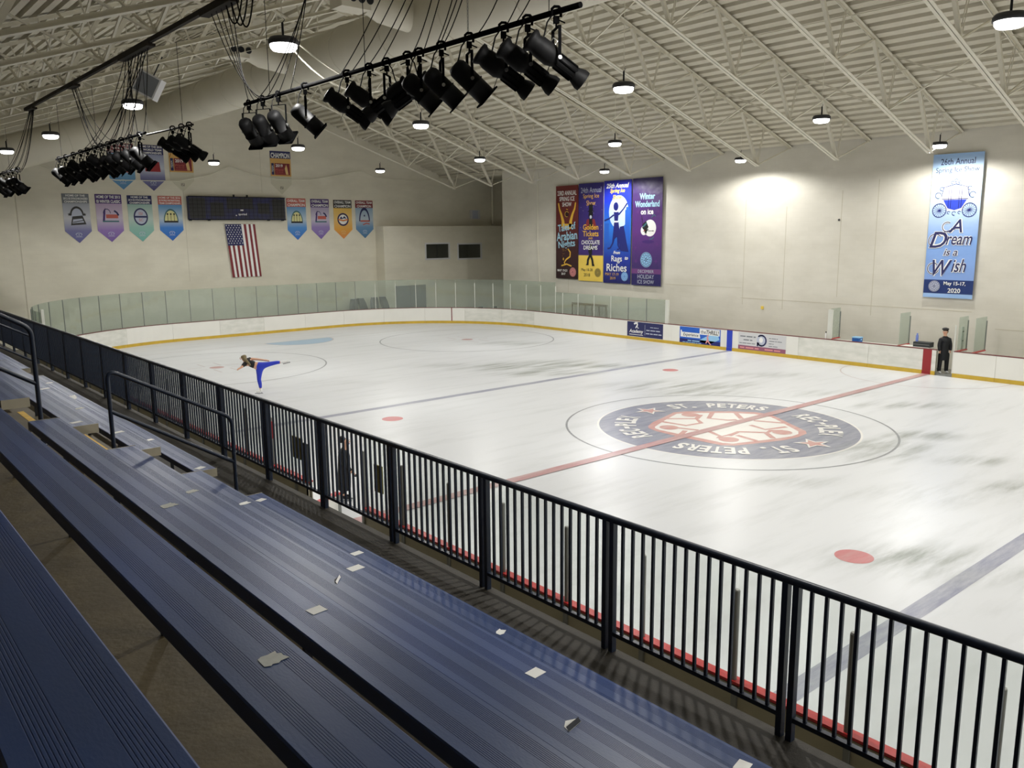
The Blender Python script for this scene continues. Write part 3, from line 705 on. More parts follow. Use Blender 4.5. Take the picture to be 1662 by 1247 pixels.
far_breaks = [-19.5, -17.0, -14.6, -12.1, -9.7, -7.3, -4.9, -2.46, -0.97, None, -.34, 2.33, 5.47, 9.3, 12.45, 15.4, 17.9, 20.3, 22.7]
bnames = {}
prev = None
idx = 0
for b in far_breaks:
    if b is None: prev = None; continue
    if prev is not None:
        idx += 1
        lab = 'white far-side dasher board, %s on the far gate\'s %s' % (nth(8-idx+1) if prev < -1 else nth(idx-8), 'right' if prev < -1 else 'left')
        mm = 'board_scuffed' if idx in (9, 10) else 'board_white'
        bnames[round(prev, 2)] = board(prev+20, b+20, lab, mm)
    prev = b
s = LEN1; i = 0
tot = QA*2+TW
nseg = 14
for i in range(nseg):
    a, b = LEN1+tot*i/nseg, LEN1+tot*(i+1)/nseg
    o = board(a, b, 'white curved end dasher board, %s from the right-hand corner' % nth(i+1), 'board_scuffed' if i in (0, 1, 7, 10) else 'board_white')
    if i == 2:
        q = mb('p_dkred'); pp, n_ = path(a+.85, -.004); t_ = Vector((-n_.y, n_.x, 0))
        q.v = []; o2 = pp-o.location; p1 = o2-t_*.03; p2 = o2+t_*.03; q.add([(p1.x, p1.y, 0), (p2.x, p2.y, 0), (p2.x, p2.y, BH), (p1.x, p1.y, BH)], [(0, 1, 2, 3)]); q.build('goal_line_stripe', o)
# near side, with the gate gap between y=0.06 and y=-1.96
S0 = LEN1+tot
def s_of_y(y): return S0+(L_-R_-y)
nb = [22.7, 20.2, 17.75, 15.3, 12.8, 10.3, 7.9, 5.4, 2.98, .55, .06, None, -1.96, -4.4, -6.87, -9.36, -11.8, -14.3, -16.8]
prev = None; idx = 0
for y in nb:
    if y is None: prev = None; continue
    if prev is not None:
        idx += 1
        side = 'left' if y > -1 else 'right'
        cnt = 11-idx if side == 'left' else idx-10
        board(s_of_y(prev), s_of_y(y), 'red-capped near dasher board behind the rail, %s on the gate\'s %s' % (nth(cnt), side), near=True)
    prev = y

# printed panels and stripes on the far boards (children of their board)
def far_art(by, y_left, y_right, name, z0=.15, z1=.93):
    o = bnames[by]; a = Art((W_-.002-o.location.x, y_left-o.location.y, z0), (0, -1, 0), (0, 0, 1), (-1, 0, 0), 0.003, 0.002)
    return a, o, y_left-y_right, z1-z0
a, o, w0, h0 = far_art(12.45, 15.37, 12.98, 'x', .17)
a.use('p_navy').rect(0, 0, w0, h0); a.layer().use('p_white'); a.text('Academy', .62, .25, .24, bold=.02, shear=.2, maxw=.95); a.rect(.15, .08, 1.08, .11)
a.poly([(.55, .45), (.66, .62), (.6, .66), (.5, .6), (.44, .68), (.6, .76), (.74, .66), (.7, .5), (.8, .44), (.74, .42), (.66, .5), (.6, .42)]); a.ell(.68, .72, .04, .04, 10)
a.use('p_silver').rect(1.2, .1, 1.215, .65).scribble(1.3, .35, 2.3, .1, 3).scribble(1.28, .18, 2.35, .1, 4).scribble(1.55, .52, 2.1, .06, 5); a.build('sponsor_sign', o)
a, o, w0, h0 = far_art(9.3, 11.93, 9.52, 'x', .15)
a.use('p_cityblue').rect(0, 0, w0, h0); a.layer().use('p_deepblue').rect(0, 0, w0, .2); a.use('p_sky').poly([(1.2, .2), (2.2, .7), (2.35, .3), (1.8, .05), (1.3, .1)])
a.layer().use('p_white').rect(1.2, .47, w0-.05, .76).poly([(.06, .28), (1.25, .28), (1.2, .52), (.15, .52), (.12, .62), (.06, .6)])
a.layer().use('p_black').text('the', 1.42, .61, .17, maxw=.3).text('THRILL!', 1.96, .61, .21, bold=.02, shear=.25, maxw=.72).text('Experience', .68, .39, .19, bold=.01, shear=.15, maxw=1.0)
a.use('p_pink').poly([(1.62, .42), (1.72, .36), (1.74, .2), (1.9, .02), (1.84, .01), (1.68, .16), (1.6, .05), (1.56, .08), (1.64, .26)]).ell(1.7, .45, .045, .05, 12)
a.use('p_sky').scribble(.5, .1, 1.3, .1, 8).scribble(.2, .02, 1.4, .06, 9); a.build('skating_poster', o)
a, o, w0, h0 = far_art(5.47, 8.53, 6.07, 'x', .15)
a.use('p_ltgrey').rect(0, 0, w0, h0); a.layer().use('p_mauve').rect(0, 0, w0, .19)
a.layer().use('p_silver').ell(1.2, .48, .22, .24); a.use('p_navy').ring(1.22, .48, .2, .27, 30, -.8*PI, .75*PI); a.poly([(.98, .22), (1.05, .2), (1.12, .36), (1.0, .4)])
a.layer().use('p_grey').scribble(.1, .58, .92, .1, 11).scribble(.28, .42, .75, .1, 12).scribble(.06, .28, .9, .06, 13).scribble(1.6, .6, 2.05, .06, 14).scribble(1.62, .48, 2.3, .06, 15).scribble(1.6, .36, 1.85, .06, 16).scribble(1.6, .25, 2.05, .06, 17)
a.use('p_pink').scribble(.1, .06, 1.1, .12, 18).scribble(1.4, .06, 2.2, .12, 19); a.use('p_white').ell(1.2, .5, .1, .12); a.build('watch_repair_sign', o)
a, o, w0, h0 = far_art(5.47, 9.17, 8.86, 'x', 0, .96); a.use('p_blue').rect(0, 0, w0, h0); a.z += .012; a.rect(0, 0, w0, .15); a.build('blue_line_stripe', o)
a, o, w0, h0 = far_art(-.34, .15, -.18, 'x', 0, .96); a.use('p_red').rect(0, 0, w0, h0); a.z += .012; a.rect(0, 0, w0, .15); a.build('red_line_stripe', o)

# ------------------------------------------------------------------ rink glass
PW = 1.235
def pane(s0, s1, z1, label, group, mname='glass_pane', post=None, z0=BH+.03, off=.045):
    pm = (path((s0+s1)/2)[0]); root = thing('safety_screen', label, 'glass screen', (pm.x, pm.y, z0), 0, group)
    def bld(m_, nm): m_.v = [(a-pm.x, b-pm.y, c-z0) for a, b, c in m_.v]; return m_.build(nm, root)
    q = mb(mname); strip(q, s0+.006, s1-.006, off, off+.012, z0, z1); bld(q, 'pane')
    if post:
        m_, wd, zp = post
        q = mb(m_); strip(q, s0-wd/2, s0+wd/2, off-.015, off+.03, z0, zp, 1); bld(q, 'post')
    return root
# far side, short
y = 12.9; i = 0
while y < 20.4:
    y1 = min(y+PW, 20.9); i += 1
    pane(y+20, y1+20, 2.17, 'short clear pane on the far side, %s left of the thick white post' % nth(i), 'short panes on the far side', post=('post_grey' if i < 4 else 'post_white', .03 if i > 1 else .001, 2.15))
    y = y1
q = mb('post_white'); q.box((W_+.01, 12.72, BH+.03), (W_+.13, 12.89, 2.16)); tag(q.build('glass_end_post'), 'thick white post ending the far-side glass', 'post')
s = y+20; i = 0
s_end = s_of_y(21.5)
nps = int(round((s_end-s)/PW)); st_ = (s_end-s)/nps
for i in range(nps):
    a = s+i*st_
    white = i < 11
    pane(a, a+st_, 2.72, 'tall greenish end pane, %s round from the right corner' % nth(i+1), 'tall panes round the far end', post=('post_white' if white else 'post_grey', .035 if white else .022, 2.5 if white else 2.7))
q = mb('post_white'); pp, n_ = path(s_end, .05); q.box((pp.x-.05, pp.y-.05, BH), (pp.x+.05, pp.y+.05, 2.85)); tag(q.build('glass_end_post'), 'white post at the left end of the tall glass', 'post')
# near side
yy = -0.69; ys = []
y = 21.5-.1; i = 0
while y > 0.7:
    i += 1; y1 = max(y-PW, .06)
    if y-y1 > .3: pane(s_of_y(y), s_of_y(y1), 2.26, 'clear near-side pane behind the rail, %s from the left corner' % nth(i), 'short panes on the near side', 'glass_near', ('post_grey', .055, 1.95))
    y = y1
y = -1.96; i = 0
while y > -16.5:
    i += 1; y1 = -3.16 if i == 1 else y-1.236
    pane(s_of_y(y), s_of_y(y1), 2.26, 'clear near-side pane behind the rail, %s right of the gate' % nth(i), 'short panes on the near side', 'glass_near', None)
    q = mb('post_grey'); q.tube([(-W_-.06, y, BH+.03), (-W_-.06, y, 1.96)], .032, 12); q.use('steel_bright'); q.lathe([(.026, 0), (.026, .012), (.01, .014)], (-W_-.06, y, 1.96), (0, 0, 1), 10)
    tag(q.build('glass_post'), 'grey round glass post on the near boards, %s right of the open gate' % nth(i), 'post', 'grey posts on the near boards')
    y = y1
# open near gate leaf
g0 = Vector((-12.99, -.02+.0, 0))
root = thing('rink_gate', 'open white gate leaf with red cap swung toward the stands', 'gate', (-12.99, -.98, 0))
dv = Vector((-1.2, -.58, 0)).normalized(); 
q = mb('board_white'); q.bar((0, 0, .53), dv*1.25+Vector((0, 0, .53)), .05, .9); q.build('leaf', root)
q = mb('cap_red'); q.bar((0, 0, 1.0), dv*1.25+Vector((0, 0, 1.0)), .11, .035); q.build('cap_rail', root)
q = mb('post_grey'); q.box((-.04, -.04, 0), (.04, .04, .98)); q.build('hinge_post', root)
# notice panels hanging on the near glass
for (y0, y1, z0, z1, mm, lab) in ((.60, .20, 1.36, 1.78, 'notice_olive', 'olive notice board on the near glass left of the gate'), (-2.62, -2.38, 1.38, 1.84, 'notice_olive', 'olive notice board on the near glass right of the gate'), (1.62, 1.5, 1.55, 1.9, 'p_red', 'small red sign on the near glass behind the rail'),
                                (-.0+.0, .18, .99, 1.72, 'case_black', 'dark padded panel on the gate post')):
    q = mb(mm); q.box((-W_-.11, min(y0, y1), z0), (-W_-.085, max(y0, y1), z1)); tag(q.build('notice_board'), lab, 'sign')

# player bench partitions beyond the far boards
def partition(y, x1, label, thick=False):
    root = thing('bench_partition', label, 'partition', (W_+.12, y, 0), 0, 'glass partitions of the players benches')
    w_ = x1-W_-.12
    q = mb('board_white'); q.box((0, -.03, 0), (w_, .03, BH)); q.build('base_panel', root)
    q = mb('cap_red'); q.box((0, -.05, BH), (w_, .05, BH+.03)); q.build('cap_rail', root)
    q = mb('glass_pane'); q.box((.05, -.006, BH+.03), (w_-.03, .006, 2.26)); q.build('pane', root)
    if thick: q = mb('post_white'); q.box((0, -.08, BH+.03), (.13, .08, 2.22)); q.build('end_post', root)
    q = mb('post_grey'); q.box((w_-.03, -.02, 0), (w_, .02, 2.1)); q.build('back_post', root)
partition(4.15, 13.95, 'glass partition with thick white post, left of the blue crate', True)
partition(1.20, 14.0, 'glass partition left of the black case')
partition(-1.02, 13.95, 'glass partition just right of the person in the gate'); partition(-1.6, 14.15, 'rightmost glass partition of the benches')
root = thing('scorer_counter', 'white counter top behind the far boards', 'counter', (13.25, 1.25, 0))
q = mb('board_white'); q.box((-.15, 0, .90), (.35, 2.8, .94)); q.build('counter_top', root)
for yy in (.1, 2.7): q = mb('post_grey'); q.box((.0, yy-.02, 0), (.04, yy+.02, .90)); q.build('leg', root)
root = thing('scorer_counter', 'second counter top holding the black case', 'counter', (13.25, 0.02, 0))
q = mb('board_white'); q.box((-.15, 0, .95), (.35, 1.1, .99)); q.build('counter_top', root)
for yy in (.1, 1.0): q = mb('post_grey'); q.box((.0, yy-.02, 0), (.04, yy+.02, .95)); q.build('leg', root)
q = mb('crate_blue'); q.box((-.15, -.15, 0), (.15, .15, .2)); q.use('p_sky').box((-.16, -.16, .17), (.16, .16, .21)); q.box((-.05, -.17, .08), (.05, -.165, .14)); tag(q.build('storage_crate', None, (13.35, 3.03, .94)), 'small blue crate on the counter behind the boards', 'crate')
q = mb('p_white'); q.lathe([(.035, 0), (.035, .2), (.02, .24)], n=12); q.use('p_black'); q.lathe([(.022, .24), (.022, .3)], n=12); tag(q.build('water_bottle', None, (13.1, 4.3, BH+.03)), 'white bottle with black cap on the boards', 'bottle')
q = mb('bottle_blue'); q.lathe([(.05, 0), (.05, .22), (.03, .26), (.03, .32)], n=12); tag(q.build('water_bottle', None, (13.4, .62, 1.18)), 'tall blue bottle on the black case', 'bottle')
q = mb('case_black'); q.box((-.18, -.32, 0), (.18, .32, .19)); q.use('post_grey').box((-.185, -.3, .09), (-.18, .3, .11)); tag(q.build('equipment_case', None, (13.4, .36, .99)), 'black case on the counter beside the open far gate', 'case')
q = mb('p_white'); q.box((-.1, -.14, 0), (.1, .14, .006)); tag(q.build('paper_sheet', None, (13.2, 3.8, .94)), 'white paper sheet on the counter', 'paper')
# open far gate door behind the person
root = thing('rink_gate', 'open far gate door with white frame and window behind the person', 'gate', (13.05, -.93, 0))
q = mb('board_white'); q.box((0, -.03, .12), (.75, .03, BH)); q.build('leaf', root)
q = mb('post_white'); q.box((.0, -.025, BH), (.04, .025, 1.95)); q.box((.55, -.025, BH), (.75, .025, 1.85)); q.build('frame', root)
q = mb('case_black'); q.box((.6, -.04, 1.65), (.7, -.025, 1.7)); q.box((.6, -.04, 1.3), (.7, -.025, 1.34)); q.build('latch', root)
q = mb('post_grey'); q.box((-.0, -.0, .0), (.5, .62, .03)); tag(q.build('gate_threshold', None, (12.98, -.96, 0)), 'grey threshold plate in the open far gate', 'plate')

# items behind the end glass
def kit_bag(loc, ang, lean, label, hh=1.0):
    root = thing('kit_bag', label, 'bag', loc, ang, 'black wheeled kit bags behind the end glass')
    q = mb('kit_bag'); s_ = math.sin(lean); c_ = math.cos(lean)
    def T(a, b, h): return (a*c_+h*s_, b, -a*s_*0+h*c_)
    sec = [(-.22, -.16), (.22, -.16), (.25, 0), (.22, .16), (-.22, .16), (-.25, 0)]
    vs = []; hs = [(0, .92), (.1, 1), (hh*.8, 1), (hh, .8)]
    for h, sc_ in hs: vs += [T(a*sc_, b*sc_, h) for a, b in sec]
    fs = [tuple(reversed(range(6))), tuple(range(18, 24))]+[(6*j+i, 6*j+(i+1) % 6, 6*j+6+(i+1) % 6, 6*j+6+i) for j in range(3) for i in range(6)]
    q.add(vs, fs); q.build('body', root)
    q = mb('p_ltgrey'); q.add([T(-.14, -.1, hh+.02), T(.14, -.1, hh+.02), T(.14, .1, hh+.02), T(-.14, .1, hh+.02), T(-.14, -.1, hh-.05), T(.14, -.1, hh-.05), T(.14, .1, hh-.05), T(-.14, .1, hh-.05)],
                              [(0, 1, 2, 3), (4, 5, 1, 0), (5, 6, 2, 1), (6, 7, 3, 2), (7, 4, 0, 3)]); q.build('handle', root)
kit_bag((6.95, 33.3, -.03), 0, .05, 'upright black kit bag, leftmost behind the end glass', 1.5)
kit_bag((8.1, 33.4, -.03), 0, -.35, 'black kit bag leaning hard to the left', 1.6)
kit_bag((8.62, 33.5, -.03), 0, .02, 'narrow black kit bag between the leaning pair', 1.5)
kit_bag((9.25, 32.7, -.03), 0, -.30, 'black kit bag leaning by the room corner', 1.65)
for i, (xx) in enumerate((18.0, 19.2)):
    pass
root = thing('folding_chair', 'pale folding chair behind the right corner glass', 'chair', (12.9, 27.6, 0), 0)
q = mb('post_white')
for a in (-.2, .2): q.bar((a, -.2, -.03), (a, .15, 1.0), .03, .03)
q.build('frame', root); q = mb('case_black'); q.box((-.2, .1, .78), (.2, .14, .92)); q.build('backrest', root); q = mb('case_black'); q.box((-.2, -.2, .42), (.2, .15, .45)); q.build('seat', root)
root = thing('folding_chair', 'second pale chair behind the right corner glass', 'chair', (12.9+.75, 27.1, 0), 0)
q = mb('post_white')
for a in (-.2, .2): q.bar((a, -.2, -.03), (a, .15, 1.0), .03, .03)
q.build('frame', root); q = mb('case_black'); q.box((-.2, .1, .8), (.2, .14, .95)); q.build('backrest', root); q = mb('case_black'); q.box((-.2, -.2, .42), (.2, .15, .45)); q.build('seat', root)
# goal frame leaning upside-down against the right wall
root = thing('practice_goal', 'small wooden-framed goal leaning on the wall behind the glass', 'goal', (14.35, 18.2, -.03))
q = mb('wood_frame'); q.box((0, 0, 1.42), (.1, 2.75, 1.54)); 
for yy in (0, .55, 1.1, 1.65, 2.2, 2.7): q.bar((.0, yy, 0), (.06, yy+.06, 1.46), .07, .05, (0, 1, 0))
q.build('frame', root); q = mb('wood_frame')
for i in range(24): q.bar((.3, .05+i*.112, 0), (.07, .05+i*.112, 1.44), .02, .02)
q.build('netting', root)
# small wall fixtures
q = mb('p_yellow'); q.box((XR-.06, 8.6, 1.84), (XR, 8.72, 1.98)); tag(q.build('wall_alarm'), 'small yellow box on the right wall above the boards', 'box')
q = mb('p_charcoal'); q.lathe([(.05, 0), (.04, .05)], (XR, 5.04, 5.95), (-1, 0, 0), 10); tag(q.build('wall_anchor'), 'small dark anchor high on the right wall', 'fixture')
q = mb('p_ltgrey'); q.box((17.0, YF-.06, 6.5), (17.9, YF, 7.15)); q.use('p_silver').box((17.2, YF-.07, 6.55), (17.7, YF-.06, 7.1)); tag(q.build('wall_vent'), 'pale vent grille above the upper room', 'vent')
q = mb('white_cord'); q.tube([(XR-.03, 24.55, 9.1), (XR-.03, 24.58, 4.9), (XR-.04, 24.40, 2.5)], .022, 6); q.box((XR-.06, 24.3, 2.3), (XR, 24.62, 2.34)); tag(q.build('wall_conduit'), 'thin pale conduit dropping down the right wall', 'pipe')
q = mb('wall_y'); q.tube([(XR+4.0, YF-.12, 6.1), (XR+4.0, YF-.12, 9.3)], .08, 10); tag(q.build('drain_pipe'), 'painted vertical pipe in the recess corner', 'pipe')

# ------------------------------------------------------------------ roof trusses
bn = [12.4, 8.9, 5.4, 1.9, RIDGE]; tn = [14.9, 11.15, 7.7, 4.2, 0.7]
bn_l = [2*RIDGE-x for x in bn]; tn_l = [2*RIDGE-x for x in tn]
def make_truss():
    root = thing('roof_truss', '', 'truss', (RIDGE, 0, 0), 0, 'white roof trusses spanning the rink')
    X = lambda x: x-RIDGE
    for nm, zf, xe, wf in (('top_chord', lambda x: z_deck(x)-.06, 14.98, .10), ('bottom_chord', z_bot, 12.45, .10)):
        q = mb('white_steel')
        for sg in (1, -1):
            xe2 = xe if sg == 1 else 2*RIDGE-xe
            if nm == 'top_chord' and sg == -1: xe2 = -23.9
            zc = zf(RIDGE)
            for yy in (-wf/2-.012, wf/2+.012):
                q.bar((0, yy, zc), (X(xe2), yy, zf(xe2)), wf, .012, (0, 0, 1))
                yv = .018*(1 if yy > 0 else -1)
                up = .045 if nm == 'bottom_chord' else -.045
                q.bar((0, yv, zc+up), (X(xe2), yv, zf(xe2)+up), .012, .09, (0, 0, 1))
        q.build(nm, root)
    def web(p, q_, wd, ht, twin=False):
        m_ = mb('white_steel')
        if twin:
            for yy in (-.03, .03): m_.bar((X(p[0]), yy, p[1]), (X(q_[0]), yy, q_[1]), .018, .022, (0, 1, 0))
        else: m_.bar((X(p[0]), 0, p[1]), (X(q_[0]), 0, q_[1]), wd, ht, (0, 1, 0))
        m_.build('web_member', root)
    zb = lambda x: z_bot(x)+.03; zt = lambda x: z_deck(x)-.10
    for sg in (0, 1):
        B_ = bn if sg == 0 else bn_l; T_ = tn if sg == 0 else tn_l; d = 1 if sg == 0 else -1
        for i in range(4):
            if i < 4: web((B_[i], zb(B_[i])), (T_[i+1], zt(T_[i+1])), .10, .12)                # heavy diagonal toward the ridge
            web((T_[i+1], zt(T_[i+1])), (B_[i+1], zb(B_[i+1])), .05, .055)
            if i > 0: web((B_[i], zb(B_[i])), (B_[i]+.45*d, zt(B_[i]+.45*d)), 0, 0, True)
        web((B_[0], zb(B_[0])), (T_[0]+.05*d, zt(T_[0])), .045, .045)
        web((B_[0], zb(B_[0])), (B_[0]+.45*d, zt(B_[0]+.45*d)), 0, 0, True)
    web((RIDGE, zb(RIDGE)), (RIDGE, zt(RIDGE)), 0, 0, True)
    return root
tproto = None
T_Y = [0.25+3.66*i for i in range(-8, 9)]
vis = [y for y in T_Y if y > -8]
for y in T_Y:
    if tproto is None: o = tproto = make_truss()
    else: o = copy_tree(tproto)
    o.location.y = y
    n_ = sum(1 for t in T_Y if t >= y)
    o['label'] = 'white sloping roof truss, %s counting from the far end wall' % nth(n_)
# crossed bridging between the trusses
bp = None
def make_brace():
    root = thing('cross_brace', '', 'brace', (0, 0, 0), 0, 'crossed braces between the roof trusses')
    for sgn in (0, 1):
        q = mb('white_steel'); z0, z1 = (0.03, 1.78) if sgn == 0 else (1.78, .03)
        q.bar((.03*sgn, .06, z0), (.03*sgn, 3.60, z1), .05, .05); q.build('brace_bar', root)
    return root
lanes = [(8.9, 'near the right wall'), (1.9, 'right of the ridge'), (-6.9, 'left of the ridge duct'), (-13.9, 'over the stands side')]
for y in T_Y[3:-1]:
    n_ = sum(1 for t in T_Y if t >= y)
    for x, ds in lanes:
        if bp is None: o = bp = make_brace()
        else: o = copy_tree(bp)
        o.location = (x, y, z_bot(x)+.02)
        o['label'] = 'thin crossed roof braces, %s bay from end wall, %s' % (nth(n_-1), ds)
for x, ds in ((12.9, 'closest to the right wall'), (9.6, 'between wall row and second row of lamps'), (6.0, 'over the second row of lamps')):
    q = mb('white_steel'); q.tube([(x, -20, z_deck(x)-.22), (x, 33.9, z_deck(x)-.22)], .02, 6); tag(q.build('roof_conduit'), 'long thin pale conduit under the roof deck, %s' % ds, 'pipe', 'roof conduits')

# ------------------------------------------------------------------ ridge duct
root = thing('air_duct', 'large round cream air duct running under the ridge and down the end wall', 'duct', (0, 0, 0))
def rings(pts, rad):
    q = mb('duct'); q.tube(pts, rad, 36); return q
q = rings([(-5.0, -24, 11.55), (-5.0, 29.6, 11.55)], .78); q.build('ridge_run', root)
pts = []
for i in range(9):
    t = i/8*PI/2; pts.append((-5.0-1.5*(1-math.cos(t)), 29.6+1.5*math.sin(t), 11.55-.5*(1-math.cos(t))))
q = rings(pts, .79); q.build('elbow', root)
q = rings([(-6.4, 31.1, 11.05), (-16.2, 31.3, 7.95), (-23.8, 31.3, 5.6)], .80); q.build('sloping_run', root)
for yy in [2.6+3.05*i for i in range(-8, 10)]:
    q = mb('duct'); q.tube([(-5.0, yy-.02, 11.55), (-5.0, yy+.02, 11.55)], .80, 36); q.build('joint_ring', root)
for (a, b) in ((0.02, 0), (.3, 0), (.6, 0)):
    p = Vector((-6.4, 31.1, 11.05)).lerp(Vector((-16.2, 31.3, 7.95)), a); q = mb('duct'); d = Vector((-9.8, .2, -3.1)).normalized()*.02; q.tube([p-d, p+d], .82, 36); q.build('joint_ring', root)
def nozzle(y):
    br = thing('air_duct', '', 'duct', (-5.6, y, 11.6)); del br['label']; del br['category']; br.name = 'branch'; br.parent = root
    q = mb('duct'); q.lathe([(.40, 0), (.40, 1.0), (.30, 1.35), (.30, 1.5)], (0, 0, 0), (-1, 0, .12), 24); q.build('branch_pipe', br)
    q = mb('duct'); q.box((-2.4, -.32, -.08), (-1.5, .32, .42)); q.build('outlet_box', br)
    for i in range(3):
        q = mb('dark_steel'); q.lathe([(.11, 0), (.10, .03)], (-2.05+i*.26, -.325, .17), (0, -1, 0), 14); q.build('louvre', br)
nozzle(15.2); nozzle(7.2)
q = mb('p_ltgrey'); q.box((-.35, -.25, -.35), (.35, .25, .35)); q.use('p_grey').box((-.3, -.26, -.3), (.3, -.25, .3)); q.use('dark_steel').tube([(0, 0, .35), (0, 0, 1.0)], .02, 6)
o = q.build('ceiling_speaker', None, (-10.6, 14.7, 10.25)); o.rotation_euler = (0.0, 0.5, -.6); tag(o, 'pale square speaker hanging among the cables', 'speaker')

# ------------------------------------------------------------------ high bay lamps (each carries its own light)
def make_lamp():
    root = thing('high_bay_lamp', '', 'lamp', (0, 0, 0), 0, 'round high bay lamps')
    q = mb('lamp_body'); q.lathe([(.08, .13), (.23, .12), (.27, .07), (.27, .0), (.24, .0)], n=28, caps=(True, False)); q.build('housing', root)
    q = mb('lamp_glow'); q.lathe([(.238, .005), (.235, -.05), (.20, -.095), (.10, -.115)], n=28, caps=(False, True)); q.build('diffuser', root)
    q = mb('dark_steel'); q.tube([(0, 0, .12), (0, 0, .38)], .022, 8); q.tube([(.0, 0, .38), (.05, 0, .43), (0, 0, .48), (-.05, 0, .43), (0, 0, .38)], .008, 6); q.build('hook', root)
    return root
ld = bpy.data.lights.new('high_bay_light', 'SPOT'); ld.spot_size = math.radians(168); ld.spot_blend = 0.35; ld.shadow_soft_size = 0.15; ld.energy = LAMP_POWER; ld.color = LAMP_COLOR
lp = None
rows = [([(13.0, .17, 8.58), (13.0, 8.82, 8.64), (13.0, 17.17, 8.66), (13.6, -8.0, 8.69), (14.0, -17, 8.73), (14.0, -26, 8.73)], 'closest to the right wall'),
        ([(4.87, .31, 8.9), (4.87, 8.94, 8.9), (4.95, 17.49, 8.9), (4.79, 25.97, 8.9), (4.87, -8.4, 8.9), (4.87, -17.2, 8.9), (4.87, -26, 8.9)], 'second row from the right wall'),
        ([(-4.12, -8.15, 8.9), (-4.37, .14, 8.9), (-4.35, 8.67, 8.9), (-4.26, 17.32, 8.9), (-4.35, 25.79, 8.9), (-4.3, -17.2, 8.9), (-4.3, -26, 8.9)], 'middle row left of centre'),
        ([(-12.71, .76, 8.9), (-12.7, 9.61, 8.9), (-12.8, 18.23, 8.9), (-12.95, 24.92, 8.9), (-12.7, -8.2, 8.9), (-12.7, -17, 8.9), (-12.7, -26, 8.9)], 'row above the stands')]
for pos, ds in rows:
    order = sorted(pos, key=lambda p: -p[1])
    for (x, y, z) in pos:
        if lp is None: o = lp = make_lamp()
        else: o = copy_tree(lp)
        o.location = (x, y, z); o['label'] = 'lit round high bay lamp, %s, %s from the far end' % (ds, nth(order.index((x, y, z))+1))
for l in [o for o in C.objects if o.name.startswith('high_bay_lamp')]:
    x, y, z = l.location
    lo = bpy.data.objects.new('lamp_light', ld); C.objects.link(lo); lo.parent = l; lo.location = (0, 0, -.13)
    ztop = z_bot(x) if abs(x) < 12.4 else z_deck(x)-.1
    q = mb('white_cord'); q.tube([(0, 0, .46), (0, 0, max(.6, ztop-z))], .008, 5); q.build('hanging_rod', l)

# ------------------------------------------------------------------ stage lighting
def make_par(short=False):
    root = thing('stage_light', '', 'stage light', (0, 0, 0)); ln = .46 if short else .50; rd = .125; tilt = math.radians(42)
    ax = Vector((math.cos(tilt), 0, -math.sin(tilt))); c = Vector((.0, 0, -.50)); b = c-ax*ln*.42
    q = mb('black_fixture'); q.lathe([(.04, -.055), (.09, -.045), (.12, 0), (rd, .04), (rd, ln*.55), (rd+.012, ln*.55), (rd+.012, ln*.58), (rd, ln*.6), (rd, ln)], b, ax, 24, (True, False))
    q.lathe([(rd-.006, ln), (rd-.006, .12), (.02, .1)], b, ax, 20, (False, True)); q.build('housing', root)
    q = mb('black_matte'); e = b+ax*ln; sd = Vector((0, 1, 0)); up = ax.cross(sd)
    for s1, s2 in ((1, 0), (-1, 0), (0, 1), (0, -1)):
        cc = e+sd*s1*.125+up*s2*.125; dd = (up if s1 else sd)*.14; q.bar(cc-dd, cc+dd, .05 if s1 else .05, .02, ax)
    q.build('gel_frame', root)
    yoke(root, rd+.01, c); clamp(root); return root
def yoke(root, rd, c):
    q = mb('black_matte'); q.bar((0, -rd-.012, -.17), (0, rd+.012, -.17), .035, .008)
    for s_ in (-1, 1): q.bar((0, s_*(rd+.012), -.17), (c.x, s_*(rd+.012), c.z), .008, .035, (1, 0, 0))
    q.build('yoke', root)
    q = mb('steel_bright'); 
    for s_ in (-1, 1): q.lathe([(.022, 0), (.022, .02)], (c.x, s_*(rd+.015), c.z), (0, s_, 0), 10)
    q.build('knob', root)
def clamp(root):
    q = mb('black_matte'); q.tube([(.05, 0, -.05), (.055, 0, .03), (.03, 0, .055), (-.02, 0, .055), (-.05, 0, .03), (-.05, 0, -.03)], .016, 8); q.box((-.03, -.025, -.12), (.03, .025, -.045)); q.tube([(0, 0, -.12), (0, 0, -.17)], .012, 8)
    q.tube([(.02, 0, -.08), (.1, .0, -.11)], .008, 6); q.build('clamp', root)
    q = mb('black_cable'); q.tube([(0, .02, .03), (-.09, .05, -.1), (-.13, .04, -.25), (-.17, .0, -.33)], .009, 6); q.build('power_lead', root)
